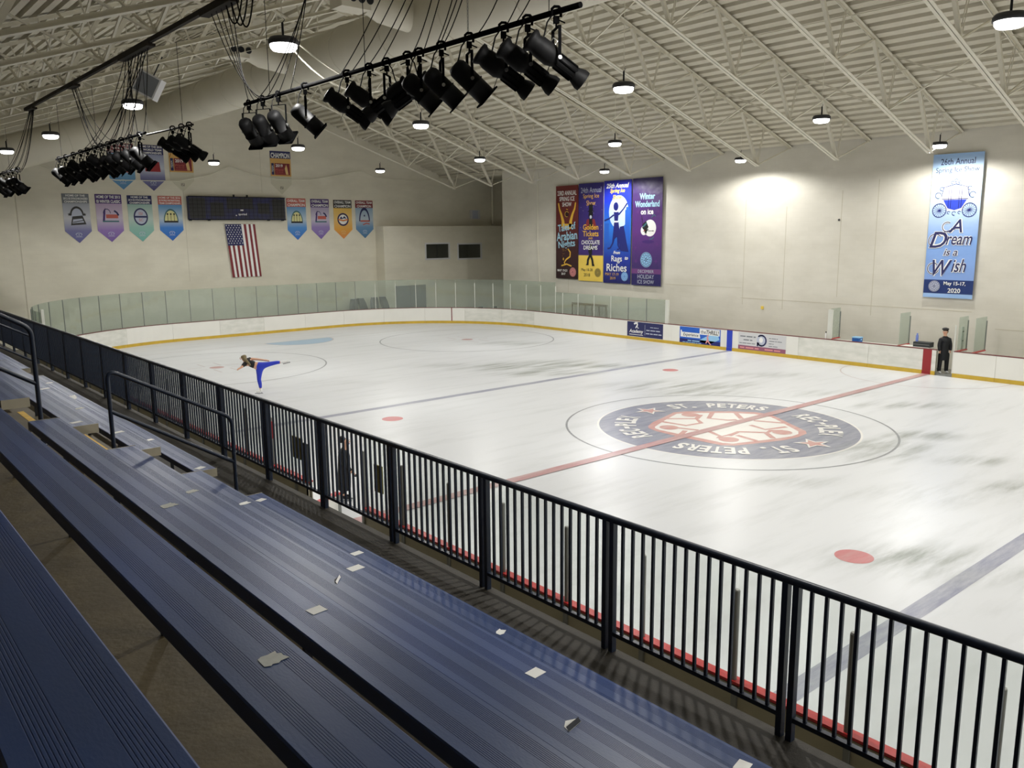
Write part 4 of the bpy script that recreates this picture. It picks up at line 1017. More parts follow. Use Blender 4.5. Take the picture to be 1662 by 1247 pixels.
def make_ellipsoidal():
    root = thing('stage_light', '', 'stage light', (0, 0, 0)); tilt = math.radians(35)
    ax = Vector((math.cos(tilt), 0, -math.sin(tilt))); c = Vector((.0, 0, -.50)); b = c-ax*.36
    q = mb('black_fixture'); q.lathe([(.07, -.02), (.125, -.01), (.13, .02), (.10, .07), (.115, .12), (.12, .28), (.10, .33), (.085, .36), (.085, .62), (.09, .62)], b, ax, 22, (True, False)); q.build('housing', root)
    q = mb('black_fixture'); e = b+ax*.62; q.lathe([(.085, -.02), (.12, .07), (.12, .12)], e, ax, 8, (False, False)); q.build('gel_holder', root)
    q = mb('black_matte'); sd = Vector((0, 1, 0)); up = ax.cross(sd)
    for i in range(8):
        t = 2*PI*i/8; o_ = (sd*math.cos(t)+up*math.sin(t))*.092; q.bar(b+ax*.37+o_, b+ax*.60+o_, .012, .014, ax.cross(o_))
    q.build('cooling_fins', root)
    q = mb('steel_bright'); q.tube([b+ax*.2+up*.12, b+ax*.2+up*.17, b+ax*.26+up*.17, b+ax*.26+up*.12], .006, 6); q.build('handle', root)
    q = mb('black_matte'); q.bar(b+ax*.33-up*.09, b+ax*.36-up*.21, .02, .006); q.build('shutter', root)
    q = mb('lens_glass'); q.lathe([(.08, 0), (.04, .02), (.001, .024)], e, ax, 16, (False, False)); q.build('lens', root)
    yoke(root, .135, c); clamp(root); return root
PAR, ELL = make_par(), make_ellipsoidal(); used = {}
def stage_light(kind, loc, az, label, group, sc_=1.0):
    p = PAR if kind == 'par' else ELL
    if kind in used: o = copy_tree(p)
    else: o = p; used[kind] = 1
    o.location = loc; o.rotation_euler = (0, 0, az); o.scale = (sc_,)*3; o['label'] = label; o['group'] = group
G1 = 'stage lights on the front lighting bar'
az0 = -.45
front = [('par', 3.12, .55, 'far end black can light, leftmost on the front bar'), ('par', 2.45, .5, 'second black can light from the far end of the front bar'), ('par', 1.75, .45, 'third black can light from the far end, largest of that cluster'),
         ('par', .63, -.5, 'lone black can light with gel frame beside the far-end cluster'), ('ell', -.90, -.5, 'long finned spotlight, first after the lone can light'), ('ell', -1.62, -.5, 'long finned spotlight, second after the lone can light'),
         ('ell', -2.15, 2.3, 'small spotlight hanging behind the bar, farther one'), ('ell', -2.75, 2.5, 'small spotlight hanging behind the bar, nearer one'),
         ('par', -3.06, -.5, 'dark can light, first of the three cans mid front bar'), ('par', -3.62, -.5, 'dark can light, middle of the three cans mid front bar'), ('par', -4.28, -.45, 'rust-marked can light, third of the three cans under the chain'),
         ('ell', -5.02, -.5, 'long spotlight with open shutter lever, first of the last trio'), ('ell', -5.50, -.5, 'long spotlight, middle of the last trio'), ('ell', -6.03, -.5, 'long spotlight nearest the camera, at the bar end')]
for kd, y, az, lab in front: stage_light(kd, (-12.4, y, 8.2), az, lab, G1, 1.12 if kd == 'par' else 1.12)
G2 = 'stage lights on the second lighting bar'
mid = [('par', 18.3, -.5), ('par', 17.4, -.5), ('par', 16.4, -.4), ('ell', 15.5, -.5), ('par', 14.7, -.5), ('par', 13.9, -.4), ('ell', 13.2, -.5), ('par', 12.5, -.5), ('par', 11.9, -.2), ('par', 11.2, -.5), ('par', 10.4, -.5), ('par', 9.6, -.5), ('ell', 7.1, -.5), ('ell', 6.5, -.5), ('ell', 6.0, -.5)]
for i, (kd, y, az) in enumerate(mid):
    lab = 'black stage light on the crowded second bar, %s from its far end' % nth(i+1) if i < 12 else 'black spotlight on the thin near extension of the second bar, %s of three' % nth(i-11)
    stage_light(kd, (-12.6, y, 8.16 if y > 9 else 8.05+.02*(y-6)), az, lab, G2, 1.15 if i < 12 else 1.0)
G3 = 'stage lights on the third bar at the left edge'
for i, (kd, y) in enumerate((('par', 23.1), ('par', 24.0), ('ell', 24.9), ('par', 25.8), ('par', 26.8))):
    stage_light(kd, (-13.0, y, 8.1), -.5, 'black stage light on the bar at the left edge, %s from its near end' % nth(i+1), G3, 1.15)
def pipe(pts, rad, label, mname='black_matte', nm='lighting_bar', cat='bar'):
    q = mb(mname); q.tube(pts, rad, 12); return tag(q.build(nm), label, cat)
pipe([(-12.4, 3.3, 8.2), (-12.4, -6.45, 8.2)], .036, 'thick black lighting bar nearest the camera')
pipe([(-12.6, 18.7, 8.16), (-12.6, 9.1, 8.16)], .034, 'black lighting bar crowded with cans, left of centre')
pipe([(-12.6, 9.0, 8.10), (-12.6, 5.75, 8.03)], .024, 'thin bar extending the second lighting bar', 'raceway')
pipe([(-13.0, 28.6, 8.1), (-13.0, 22.7, 8.1)], .034, 'short black lighting bar at the left edge')
q = mb('raceway'); q.box((-14.455, -8, 9.03), (-14.385, 13.5, 9.11)); rw = tag(q.build('cable_raceway'), 'long dark steel beam carrying the lighting cables', 'beam')
for (y0, y1) in ((12.4, 13.0), (7.9, 8.5), (2.6, 4.4), (-1.2, 0.0)):
    q = mb('raceway'); q.box((-14.50, y0, 8.97), (-14.34, y1, 9.02)); q.build('junction_box', rw)
rn = random.Random(5)
def cable(p, q_, sag, label, rad=.009, mname='black_cable', group=None, side=(0, 0, 0), nm='cable', n=12):
    p, q_ = Vector(p), Vector(q_); pts = []
    for i in range(n+1):
        t = i/n; v = p.lerp(q_, t); s_ = 4*t*(1-t); pts.append(v+Vector((side[0]*s_, side[1]*s_, -sag*s_)))
    m_ = mb(mname); m_.tube(pts, rad, 5); return tag(m_.build(nm), label, 'cable', group)
for i in range(9):
    cable((-14.42, 12.4+.07*i, 9.0), (-13.0, 22.9+.45*i+rn.uniform(-.2, .2), 8.13), .25+rn.uniform(0, .45), 'thin black cable in the bundle dropping to the left-edge bar', .008, group='cables to the left-edge bar')
for i in range(6):
    cable((-14.42, 7.9+.1*i, 9.0), (-12.6, 12.2+rn.uniform(-1.2, 1.2), 8.19), .35+.09*i, 'thin black cable swooping from the middle junction to the second bar', .008, group='cables from the middle junction')
for i in range(15):
    cable((-14.42, 2.7+.11*i, 8.98), (-12.6, 9.6+rn.uniform(0, 6.5), 8.19), .1+rn.uniform(0, .55), 'thin black cable in the fan between near junction and second bar', .008, group='cables from the near junction')
for i in range(5):
    cable((-14.42, -1.1+.2*i, 8.98), (-12.4, 3.1-.28*i, 8.22), .22+.06*i, 'thin black cable running to the far tip of the front bar', .008, group='cables to the far tip of the front bar')
for i in range(4):
    cable((-14.2+.1*i, -3.4+.1*i, 9.5), (-12.4, 1.2+.5*i, 8.23), .15+.05*i, 'black cable slanting down to the far half of the front bar', .008, group='cables to the far half of the front bar')
for i, (y0, y1) in enumerate(((-4.6, -.7), (-5.0, -1.1), (-5.2, -1.6), (-5.5, -2.0), (-5.2, -2.9), (-5.5, -3.2), (-5.7, -3.5), (-6.0, -3.7), (-6.1, -3.6), (-5.6, -4.5), (-6.1, -5.1), (-6.4, -5.3))):
    cable((-12.3-.9*(i < 9), y0, 10.0), (-12.4, y1, 8.23), .12+rn.uniform(0, .18), 'black cable dropping steeply onto the near half of the front bar', .008, group='cables to the near half of the front bar')
for i in range(3):
    cable((-14.42, -.9-.2*i, 8.98), (-14.42, -1.5-.2*i, 8.98), .32+.06*i, 'looped slack black cable under the beam at the top edge', .012, group='slack loops under the beam')
# suspension wires and chain
for i, (x, y, z) in enumerate(((-12.4, -1.5, 8.2), (-12.4, 2.1, 8.2), (-12.6, 10, 8.16), (-12.6, 13.6, 8.16), (-12.6, 17.9, 8.16), (-12.6, 6.4, 8.05), (-12.6, 8.9, 8.1), (-12.4, -5.9, 8.2), (-13, 24.5, 8.1), (-13, 27, 8.1))):
    wn_ = ['on the front bar beside the lone can', 'near the far end of the front bar', 'at the near end of the second bar', 'mid second bar', 'at the far end of the second bar', 'on the thin extension', 'where extension meets second bar', 'at the near end of the front bar', 'near end of left-edge bar', 'far end of left-edge bar'][i]
    m_ = mb('black_cable'); m_.tube([(x, y, z), (x, y, z_bot(x))], .006, 5); tag(m_.build('suspension_wire'), 'thin vertical wire holding the lighting bar, '+wn_, 'wire')
q = mb('steel_bright'); zz = 8.24; n = 0
while zz < 9.9:
    a = Vector((.012, 0, 0)) if n % 2 else Vector((0, .012, 0)); ce = Vector((-12.4, -4.26, zz+.025))
    q.tube([ce+a*math.cos(t)+Vector((0, 0, .028*math.sin(t))) for t in [2*PI*j/8 for j in range(8)]], .0045, 5, close=True); zz += .045; n += 1
tag(q.build('suspension_chain'), 'steel chain holding the front lighting bar', 'chain')
# white cord swagged across the end wall, two white leads near the lamp
cp = [(-12.4, 9.6), (-10.8, 9.32), (-9.37, 8.88), (-6.5, 8.45), (-3.24, 8.5), (-1.6, 8.85), (-.3, 9.41), (1.0, 9.0), (2.52, 8.79), (4.6, 8.8), (6.42, 9.14), (8.22, 9.5), (9.3, 9.15), (10.69, 9.02), (13.0, 9.0), (15.0, 9.3)]
q = mb('white_cord'); q.tube([(a, YF-.15, b) for a, b in cp], .022, 6); tag(q.build('swagged_cord'), 'white cord swagged across the end wall above the banners', 'cord')
for i, (p0, p1) in enumerate((((-12.6, .75, 8.9), (-10.4, .2, 8.55)), ((-12.5, .65, 8.95), (-9.6, -.5, 8.5)))):
    cable(p0, p1, .55, 'white lead looping down from the big lamp, %s one' % ('lower', 'upper')[i], .014, 'white_cord', nm='white_lead')

# ================================================================== BANNERS
def logo_disc(a, cx, cy, rd, c0, c1):
    a.use(c0).ell(cx, cy, rd, rd); a.layer().use(c1).ring(cx, cy, rd*.86, rd*.93, 28).ring(cx, cy, rd*.52, rd*.58, 28); n = 14
    for i in range(n): t = 2*PI*i/n; a.ell(cx+rd*.71*math.cos(t), cy+rd*.71*math.sin(t), rd*.075, rd*.075, 6)
    for i in range(6): t = 2*PI*i/6+.2; a.stroke([(cx+rd*.08*math.cos(t), cy+rd*.08*math.sin(t)), (cx+rd*.40*math.cos(t), cy+rd*.40*math.sin(t))], rd*.1)
def side_banner(yl, yr, zb, zt, label, stops, off=.12):
    """yl = left edge (larger y), hung on the right wall; returns artwork canvas"""
    wd = yl-yr; ht = zt-zb
    nm = 'cloth_%d' % len(M); grad(nm, stops, 0, ht, .45)
    q = mb(nm); q.box((0, -wd, 0), (.012, 0, ht)); o = q.build('show_banner', None, (XR-off, yl, zb)); tag(o, label, 'banner', 'tall ice show banners on the right wall')
    g = mb('white_cord')
    for yy in (-.08, -wd+.08):
        g.tube([(.006, yy, ht-.04), (off-.01, yy, ht+.02)], .008, 5)
    g.build('hanging_tie', o)
    return o, Art((0, 0, 0), (0, -1, 0), (0, 0, 1), (-1, 0, 0), .003, .003), wd, ht
def lines(a, items, cx):
    for (m_, t, y, h, mw, kw) in items: a.use(m_).text(t, cx, y, h, maxw=mw, **kw)
# 23rd
o, a, w0, h0 = side_banner(22.85, 21.0, 2.82, 8.2, 'dark red Tales of Arabian Nights ice show banner', [(0, (40, 16, 20)), (.35, (58, 20, 24)), (.6, (96, 28, 28)), (1, (112, 36, 34))]); c = w0/2
B = dict(bold=.02)
lines(a, [('p_white', '23RD ANNUAL', h0-.42, .27, w0*.86, B), ('p_white', 'SPRING ICE', h0-.75, .25, w0*.68, B), ('p_white', 'SHOW', h0-1.07, .24, w0*.42, B)], c); a.build('heading', o)
a.use('p_gold').stroke([(.22, 4.4), (.3, 4.05), (.45, 3.75), (.6, 3.35), (.62, 3.0)], [.1, .12, .16, .22, .3]).stroke([(w0-.2, 4.4), (w0-.28, 4.05), (w0-.45, 3.75), (w0-.6, 3.35), (w0-.62, 3.0)], [.1, .12, .16, .22, .3]).poly([(.5, 3.2), (w0-.5, 3.2), (w0-.6, 2.9), (.6, 2.9)])
a.use('p_dkmaroon').layer().ell(c, 3.75, .16, .22); a.use('p_gold').layer().ring(c, 3.75, .14, .17, 20, .5, 5.2).stroke([(c-.05, 4.05), (c+.08, 4.0)], .04)
a.use('p_gold').stroke([(c+.1, 1.75), (c+.3, 1.55), (c+.28, 1.3), (c-.05, 1.12), (c-.2, .95), (c-.1, .8)], [.06, .1, .1, .09, .09, .08]).stroke([(c-.45, .75), (c, .86), (c+.4, .75)], .08).ell(c-.28, 1.15, .05, .08, 10)
for i in range(10): a.ell(c-.35+rn.uniform(0, .4), 1.3+rn.uniform(0, .45), .015, .015, 6)
a.build('genie_picture', o); a.layer()
lines(a, [('p_cyan', 'Tales of', 3.02, .42, w0*.8, dict(bold=.02, rot=.12)), ('p_cyan', 'Arabian', 2.5, .5, w0*.94, dict(bold=.02, rot=.08)), ('p_cyan', 'Nights', 1.98, .52, w0*.8, dict(bold=.02, rot=.1))], c); a.build('title', o)
a.use('p_white').text('MAY 19-21', w0*.3, .48, .14, maxw=w0*.5, bold=.02).text('2017', w0*.35, .28, .13, bold=.02); logo_disc(a, w0*.78, .4, .27, 'p_pink', 'p_maroon'); a.build('date_line', o)
# 24th
o, a, w0, h0 = side_banner(20.95, 19.0, 2.75, 8.25, 'purple and yellow Golden Tickets and Chocolate Dreams banner', [(0, (236, 204, 90)), (.262, (236, 204, 90)), (.268, (60, 38, 112)), (1, (44, 34, 110))]); c = w0/2
lines(a, [('p_silver', '24th Annual', h0-.38, .3, w0*.82, {}), ('p_gold', 'Spring Ice', h0-.74, .3, w0*.66, {}), ('p_gold', 'Show', h0-1.1, .28, w0*.36, {})], c); a.build('heading', o)
a.use('p_black').rect(c-.15, 3.95, c+.15, 4.32).rect(c-.24, 3.9, c+.24, 3.97); a.use('p_dkred').poly([(c-.5, 2.9), (c-.3, 3.5), (c+.3, 3.5), (c+.5, 2.9)]); a.use('p_black').layer().ell(c, 3.75, .17, .22).poly([(c-.16, 2.9), (c-.12, 3.6), (c+.12, 3.6), (c+.16, 2.9)])
a.use('p_silver').layer().ell(c, 3.62, .09, .1, 12); a.use('p_black').stroke([(c+.05, 2.1), (c+.05, 1.6), (c-.2, 1.2), (c-.22, .95)], .16).stroke([(c-.02, 2.0), (c-.1, 1.7), (c+.15, 1.2), (c+.2, .93)], .16).poly([(c-.38, .9), (c-.14, .9), (c-.14, .98), (c-.3, .98)]).poly([(c+.12, .86), (c+.34, .86), (c+.3, .96), (c+.12, .96)])
a.use('p_white')
for i in range(22): a.ell(rn.uniform(.1, w0-.1), rn.uniform(1.7, 4.4), .013, .013, 6)
a.build('top_hat_picture', o); a.layer()
lines(a, [('p_gold', 'Golden', 3.06, .31, w0*.62, dict(bold=.015)), ('p_gold', 'Tickets', 2.69, .31, w0*.68, dict(bold=.015)), ('p_gold', 'AND', 2.43, .11, None, dict(bold=.02)), ('p_white', 'CHOCOLATE', 2.2, .23, w0*.74, dict(bold=.015)), ('p_white', 'DREAMS', 1.9, .23, w0*.56, dict(bold=.015))], c); a.build('title', o)
a.use('p_charcoal').text('May 18-20', w0*.36, .62, .2, maxw=w0*.56).text('2018', w0*.36, .35, .18); logo_disc(a, w0*.8, .5, .25, 'p_charcoal', 'p_yellow'); a.build('date_line', o)
# 25th
o, a, w0, h0 = side_banner(18.95, 16.95, 2.70, 8.3, 'bright blue From Rags to Riches banner with skater silhouette', [(0, (24, 26, 96)), (.25, (26, 52, 160)), (.55, (40, 120, 220)), (.8, (36, 60, 210)), (1, (34, 34, 150))]); c = w0/2
a.use('p_paleblue').ell(c+.1, 3.9, .72, .9); a.layer().use('p_cityblue').rect(.05, 2.3, .4, 3.3).rect(w0-.42, 2.2, w0-.08, 4.0).rect(w0-.35, 4.0, w0-.15, 4.15); a.layer()
a.use('p_deepblue').ell(c-.1, 4.2, .18, .23).poly([(c-.26, 3.9), (c+.12, 3.9), (c+.05, 3.4), (c-.2, 3.4)]).poly([(c-.22, 3.35), (c+.1, 3.35), (c+.22, 2.75), (c+.1, 2.3), (c-.02, 2.55), (c-.35, 2.3)])
a.stroke([(c-.2, 2.6), (c-.32, 2.2), (c-.5, 1.95), (c-.7, 1.9)], [.16, .11, .08, .1]).stroke([(c+.08, 2.5), (c+.1, 2.1), (c+.2, 1.9), (c+.02, 1.86)], [.16, .12, .08, .1]).stroke([(c+.1, 3.75), (c+.45, 4.05), (c+.72, 4.35)], [.1, .08, .1]).stroke([(c-.25, 3.75), (c-.6, 3.55), (c-.95, 3.45)], [.1, .08, .09])
a.poly([(c+.2, 3.1), (c+.5, 3.15), (c+.7, 2.3), (c+.85, 1.75), (c+.25, 1.8), (c+.15, 2.3)])
a.use('p_white').layer().rect(c-.22, 3.34, c+.08, 3.42).stroke([(c-.25, 4.0), (c-.08, 3.92), (c+.1, 4.02)], .07); a.build('skater_picture', o); a.layer()
S_ = dict(shear=.3, bold=.03)
lines(a, [('p_white', '25th Annual', h0-.28, .26, w0*.84, S_), ('p_yellow', 'Spring Ice', h0-.58, .27, w0*.68, S_), ('p_yellow', 'Show', h0-.9, .25, w0*.36, S_)], c); a.build('heading', o)
lines(a, [('p_white', 'From', 1.7, .17, None, S_), ('p_white', 'Rags', 1.32, .42, w0*.5, dict(bold=.01)), ('p_white', 'Riches', .87, .42, w0*.82, dict(bold=.01))], c); a.use('p_white').text('to', w0*.86, 1.4, .18, **S_); a.build('title', o)
a.use('p_gold').text('MAY 17-19', w0*.33, .5, .16, maxw=w0*.5).text('2019', w0*.36, .28, .15); logo_disc(a, w0*.8, .4, .25, 'p_sky', 'p_blue'); a.build('date_line', o)
# Winter Wonderland
o, a, w0, h0 = side_banner(16.85, 14.8, 2.66, 8.32, 'purple Winter Wonderland on Ice banner with snowman', [(0, (36, 30, 92)), (.11, (40, 30, 96)), (.112, (110, 60, 122)), (.155, (110, 60, 122)), (.158, (60, 40, 104)), (.5, (92, 48, 124)), (1, (38, 26, 84))]); c = w0/2
lines(a, [('p_cyan', 'Winter', h0-.95, .33, w0*.52, dict(bold=.03)), ('p_cyan', 'Wonderland', h0-1.35, .33, w0*.82, dict(bold=.03)), ('p_white', 'on Ice', h0-1.75, .3, w0*.42, dict(bold=.03))], c); a.build('title', o)
a.use('p_purple').ell(c+.1, 2.33, .42, .09); a.use('p_white').ell(c+.22, 3.05, .42, .44).ell(c-.2, 2.92, .22, .24); a.layer().use('p_black').poly([(c-.32, 3.25), (c-.05, 3.42), (c+.12, 3.1), (c-.02, 2.95), (c-.25, 3.05)]).stroke([(c-.3, 3.1), (c-.05, 2.85), (c+.1, 3.0)], .07); a.layer().use('p_teal').poly([(c-.28, 3.16), (c-.04, 3.34), (c+.0, 3.26), (c-.24, 3.08)])
a.use('p_red').poly([(c-.3, 2.86), (c-.1, 2.98), (c-.12, 2.9)]); a.use('p_black').stroke([(c-.3, 3.3), (c-.36, 3.7)], .025).stroke([(c-.42, 3.55), (c-.3, 3.5)], .02).stroke([(c+.1, 2.9), (c+.5, 2.9)], .03).ell(c+.42, 2.9, .03, .03, 8); a.use('p_teal').stroke([(c+.3, 3.6), (c+.5, 3.75), (c+.6, 3.65)], .05).stroke([(c+.2, 2.45), (c+.4, 2.5), (c+.5, 2.6)], .05)
a.use('p_violet')
for (xx, yy) in ((.25, 2.0), (.4, 3.9), (1.75, 2.2), (1.8, 3.9), (.3, 1.3), (1.7, 1.3), (1.1, 4.05), (.25, 2.7)):
    for j in range(3): t = j*PI/3; a.stroke([(xx-.13*math.cos(t), yy-.13*math.sin(t)), (xx+.13*math.cos(t), yy+.13*math.sin(t))], .02)
a.build('snowman_picture', o); logo_disc(a, c, 1.38, .4, 'p_sky', 'p_navy'); a.build('club_badge', o); a.layer()
lines(a, [('p_silver', 'DECEMBER', .76, .16, w0*.54, {}), ('p_silver', 'HOLIDAY', .48, .22, w0*.56, {}), ('p_silver', 'ICE SHOW', .2, .2, w0*.56, {})], c); a.build('date_line', o)
# 26th
o, a, w0, h0 = side_banner(1.16, -.72, 2.82, 8.4, 'pale blue A Dream is a Wish banner with carriage, alone on the right', [(0, (150, 186, 232)), (.03, (156, 190, 236)), (.031, (24, 50, 110)), (.125, (24, 50, 110)), (.127, (132, 164, 222)), (.4, (130, 168, 226)), (.62, (190, 214, 244)), (.8, (204, 228, 244)), (1, (150, 186, 232))], .14); c = w0/2
lines(a, [('p_navy', '26th Annual', h0-.3, .24, w0*.68, dict(bold=.008)), ('p_navy', 'Spring Ice Show', h0-.64, .25, w0*.86, {})], c); a.build('heading', o)
a.use('p_white').poly([(.5, 4.35), (w0-.5, 4.35), (w0-.42, 3.85), (w0-.65, 3.4), (.65, 3.4), (.42, 3.85)]); a.use('p_blue').layer().poly([(.5, 3.82), (w0-.5, 3.82), (w0-.68, 3.5), (c, 3.42), (.68, 3.5)])
a.use('p_deepblue').layer()
for cx_ in (.38, w0-.38):
    a.ring(cx_, 3.42, .245, .275, 28)
    for j in range(8): t = j*PI/8; a.stroke([(cx_-.25*math.cos(t), 3.42-.25*math.sin(t)), (cx_+.25*math.cos(t), 3.42+.25*math.sin(t))], .012)
a.stroke([(.42, 3.95), (.5, 4.3), (c, 4.42), (w0-.5, 4.3), (w0-.42, 3.95)], .025).stroke([(.45, 3.85), (w0-.45, 3.85)], .025)
for xx in (.7, c-.15, c+.15, w0-.7): a.stroke([(xx, 3.5), (xx, 4.32)], .018)
for (xx, yy, rr) in ((.3, 4.0, .12), (w0-.3, 4.0, .12), (.42, 4.25, .08), (w0-.42, 4.25, .08), (c, 4.55, .07), (c-.14, 4.48, .06), (c+.14, 4.48, .06), (c, 3.3, .08), (c-.2, 3.33, .06), (c+.2, 3.33, .06)): a.ring(xx, yy, rr-.02, rr, 14, .3, 5.2)
a.build('carriage_picture', o); a.layer()
T2 = dict(shear=.3)
for m_, dx, bo in (('p_white', .0, .05), ('p_navy', 0, .008)):
    kw = dict(bold=bo, shear=.3)
    a.use(m_).text('A', c+.12, 2.82, .5+bo, **kw).text('ream', c+.28, 2.25, .32+bo, maxw=w0*.52, **kw).text('D', c-.5, 2.28, .62+bo, **kw).text('is a', c, 1.8, .26+bo, **kw).text('W', c-.28, 1.18, .62+bo, maxw=.75, **kw).text('ish', c+.35, 1.28, .5+bo, maxw=.55, **kw)
    a.ring(c-.2, 2.78, .17-.03*(bo > .02), .2+.02*(bo > .02), 20, 1, 6).stroke([(c-.3, 2.58), (c+.1, 2.7)], .03).ring(c-.62, 2.25, .24-.02*(bo > .02), .27+.02*(bo > .02), 24, .6, 5.6).ring(c-.62, 1.15, .2-.02*(bo > .02), .23+.02*(bo > .02), 24, .8, 6); a.layer()
a.build('title', o); a.use('p_white').text('May 15-17,', c+.25, .56, .18, maxw=w0*.55, bold=.02).text('2020', c+.25, .3, .18, bold=.02); logo_disc(a, .42, .45, .22, 'p_silver', 'p_navy'); a.build('date_line', o)

# pennants on the end wall
def pennant(x0, x1, zt, zb, label, band, bandtxt, stops, art, bh=.42, off=.008, rows_=None, sh=.62):
    wd = x1-x0; ht = zt-zb; nm = 'pennant_%d' % len(M); grad(nm, stops, 0, ht, .6)
    pts = [(0, ht), (0, ht-(ht*.76)), (wd/2, 0), (wd, ht-(ht*.76)), (wd, ht)]
    q = mb(nm); q.prism([(a_, b_) for a_, b_ in pts], 0, .01, lambda a_, b_, c_: (a_, c_, b_)); o = q.build('pennant_banner', None, (x0, YF-off-.01, zb)); tag(o, label, 'banner', 'pointed club banners on the end wall')
    a = Art((0, 0, 0), (1, 0, 0), (0, 0, 1), (0, -1, 0), .003, .003)
    a.use(band).rect(0, ht-bh, wd, ht); a.build('header_band', o); a2 = Art((0, 0, 0), (1, 0, 0), (0, 0, 1), (0, -1, 0), .006, .003)
    a2.use('p_white'); n = len(bandtxt)
    for i, t in enumerate(bandtxt): a2.text(t, wd/2, ht-bh*(i+.55)/n*.96-.01, bh/n*.66, maxw=wd*.9, bold=.025)
    a2.build('lettering', o)
    a3 = Art((0, 0, 0), (1, 0, 0), (0, 0, 1), (0, -1, 0), .006, .003); art(a3, wd, ht); a3.build('emblem', o)
    return o
def foot(a, wd, ht, m_='p_silver'):
    a.use(m_).ring(wd/2, .42, .14, .16, 20, 0, PI, .7).rect(wd/2-.16, .3, wd/2+.16, .32).ring(wd/2-.06, .42, .06, .075, 14).ring(wd/2+.06, .42, .06, .075, 14)
def arch(a, wd, ht):
    a.use('p_cream').poly([(wd*.22, ht*.44)]+[(wd/2+wd*.27*math.cos(t), ht*.44+.62*math.sin(t)) for t in [PI*i/12 for i in range(12, -1, -1)]]); a.use('p_black').layer().rect(wd*.2, ht*.41, wd*.8, ht*.45)
    a.use('p_teal').ring(wd/2, ht*.44, wd*.27, wd*.31, 24, 0, PI, 1.7); a.use('p_black')
    for xx in (.36, .5, .64): a.rect(wd*xx-.012, ht*.45, wd*xx+.012, ht*.6).ell(wd*xx, ht*.6, .05, .05, 8)
    foot(a, wd, ht)
def greyarch(a, wd, ht):
    a.use('p_silver').ell(wd/2, ht*.58, wd*.27, .3); a.use('p_charcoal').layer().ring(wd/2, ht*.56, wd*.2, wd*.26, 24, 0, PI, 1.4).poly([(wd*.24, ht*.36), (wd*.82, ht*.38), (wd*.7, ht*.56), (wd*.32, ht*.54)]); a.layer().use('p_silver').poly([(wd*.3, ht*.4), (wd*.74, ht*.42), (wd*.68, ht*.5), (wd*.34, ht*.48)]); a.use('p_charcoal').layer().stroke([(wd*.32, ht*.42), (wd*.72, ht*.46)], .04).star(wd*.22, ht*.58, .1).star(wd*.78, ht*.58, .1)
    foot(a, wd, ht)
def purplearch(a, wd, ht):
    a.use('p_purple').poly([(wd*.22, ht*.44), (wd*.28, ht*.66), (wd*.36, ht*.72), (wd*.34, ht*.6), (wd*.3, ht*.44)]); a.use('p_coral').rect(wd*.36, ht*.5, wd*.82, ht*.58); a.use('p_navy').stroke([(wd*.68, ht*.66), (wd*.78, ht*.62), (wd*.84, ht*.56)], .09).ring(wd*.4, ht*.6, .16, .19, 14, 0, PI, 1.3); a.use('p_teal').rect(wd*.22, ht*.42, wd*.84, ht*.45); foot(a, wd, ht)
def oval(a, wd, ht):
    a.use('p_navy').ell(wd/2, ht*.54, wd*.29, .46); a.layer().use('p_silver').ell(wd/2, ht*.54, wd*.235, .38); a.layer().use('p_navy').rect(wd*.22, ht*.52, wd*.78, ht*.56); a.use('p_coral').text('ISI', wd/2, ht*.61, .15).text('SC', wd/2, ht*.47, .14); foot(a, wd, ht)
def bluebadge(a, wd, ht):
    a.use('p_navy').ring(wd/2, ht*.5, wd*.24, wd*.31, 30); a.use('p_white').layer().ell(wd/2, ht*.5, wd*.23, wd*.23); a.layer().use('p_orange').stroke([(wd*.24, ht*.5), (wd*.5, ht*.47), (wd*.76, ht*.5)], .09); a.use('p_navy').poly([(wd*.3, ht*.52), (wd*.4, ht*.58), (wd*.47, ht*.53), (wd*.57, ht*.59), (wd*.7, ht*.52), (wd*.55, ht*.53), (wd*.44, ht*.51)]); foot(a, wd, ht, 'p_peach')
def thinarch(a, wd, ht):
    a.use('p_navy').ring(wd/2, ht*.45, wd*.25, wd*.31, 26, 0, PI, 2.2).star(wd/2, ht*.6, .09); a.use('p_coral').rect(wd*.26, ht*.44, wd*.8, ht*.48).stroke([(wd*.4, ht*.36), (wd*.6, ht*.4), (wd*.78, ht*.38)], .07); foot(a, wd, ht)
def redcity(a, wd, ht):
    a.use('p_red').poly([(wd*.22, ht*.42), (wd*.22, ht*.6), (wd*.4, ht*.72), (wd*.55, ht*.6), (wd*.8, ht*.64), (wd*.84, ht*.42)]); a.layer().use('p_navy').text('ISI', wd*.45, ht*.52, .16); foot(a, wd, ht)
def y2019(a, wd, ht):
    a.use('p_tan').rect(.0, ht*.42, wd, ht*.83); a.layer().use('p_dkred').rect(.26, ht*.45, wd-.08, ht*.72); a.use('p_navy').rect(.06, ht*.45, .22, ht*.72)
    a.layer().use('p_white').text('2019', .55, ht*.665, .17, bold=.02); a.use('p_coral').text('World', .55, ht*.57, .14, shear=.2, maxw=.55).scribble(.35, ht*.51, .85, .05, 3).rect(.3, ht*.47, wd-.15, ht*.478); a.use('p_peach').poly([(wd-.34, ht*.46), (wd-.4, ht*.6), (wd-.3, ht*.7), (wd-.24, ht*.62), (wd-.18, ht*.46)])
    a.use('p_white').text('TEAM', .14, ht*.585, .1, rot=PI/2); a.use('p_charcoal').text('ISI', wd/2, ht*.15, .16)
H3 = lambda y, l2, l3: ['HOME OF THE '+y if y else 'HOME OF THE', l2, l3]
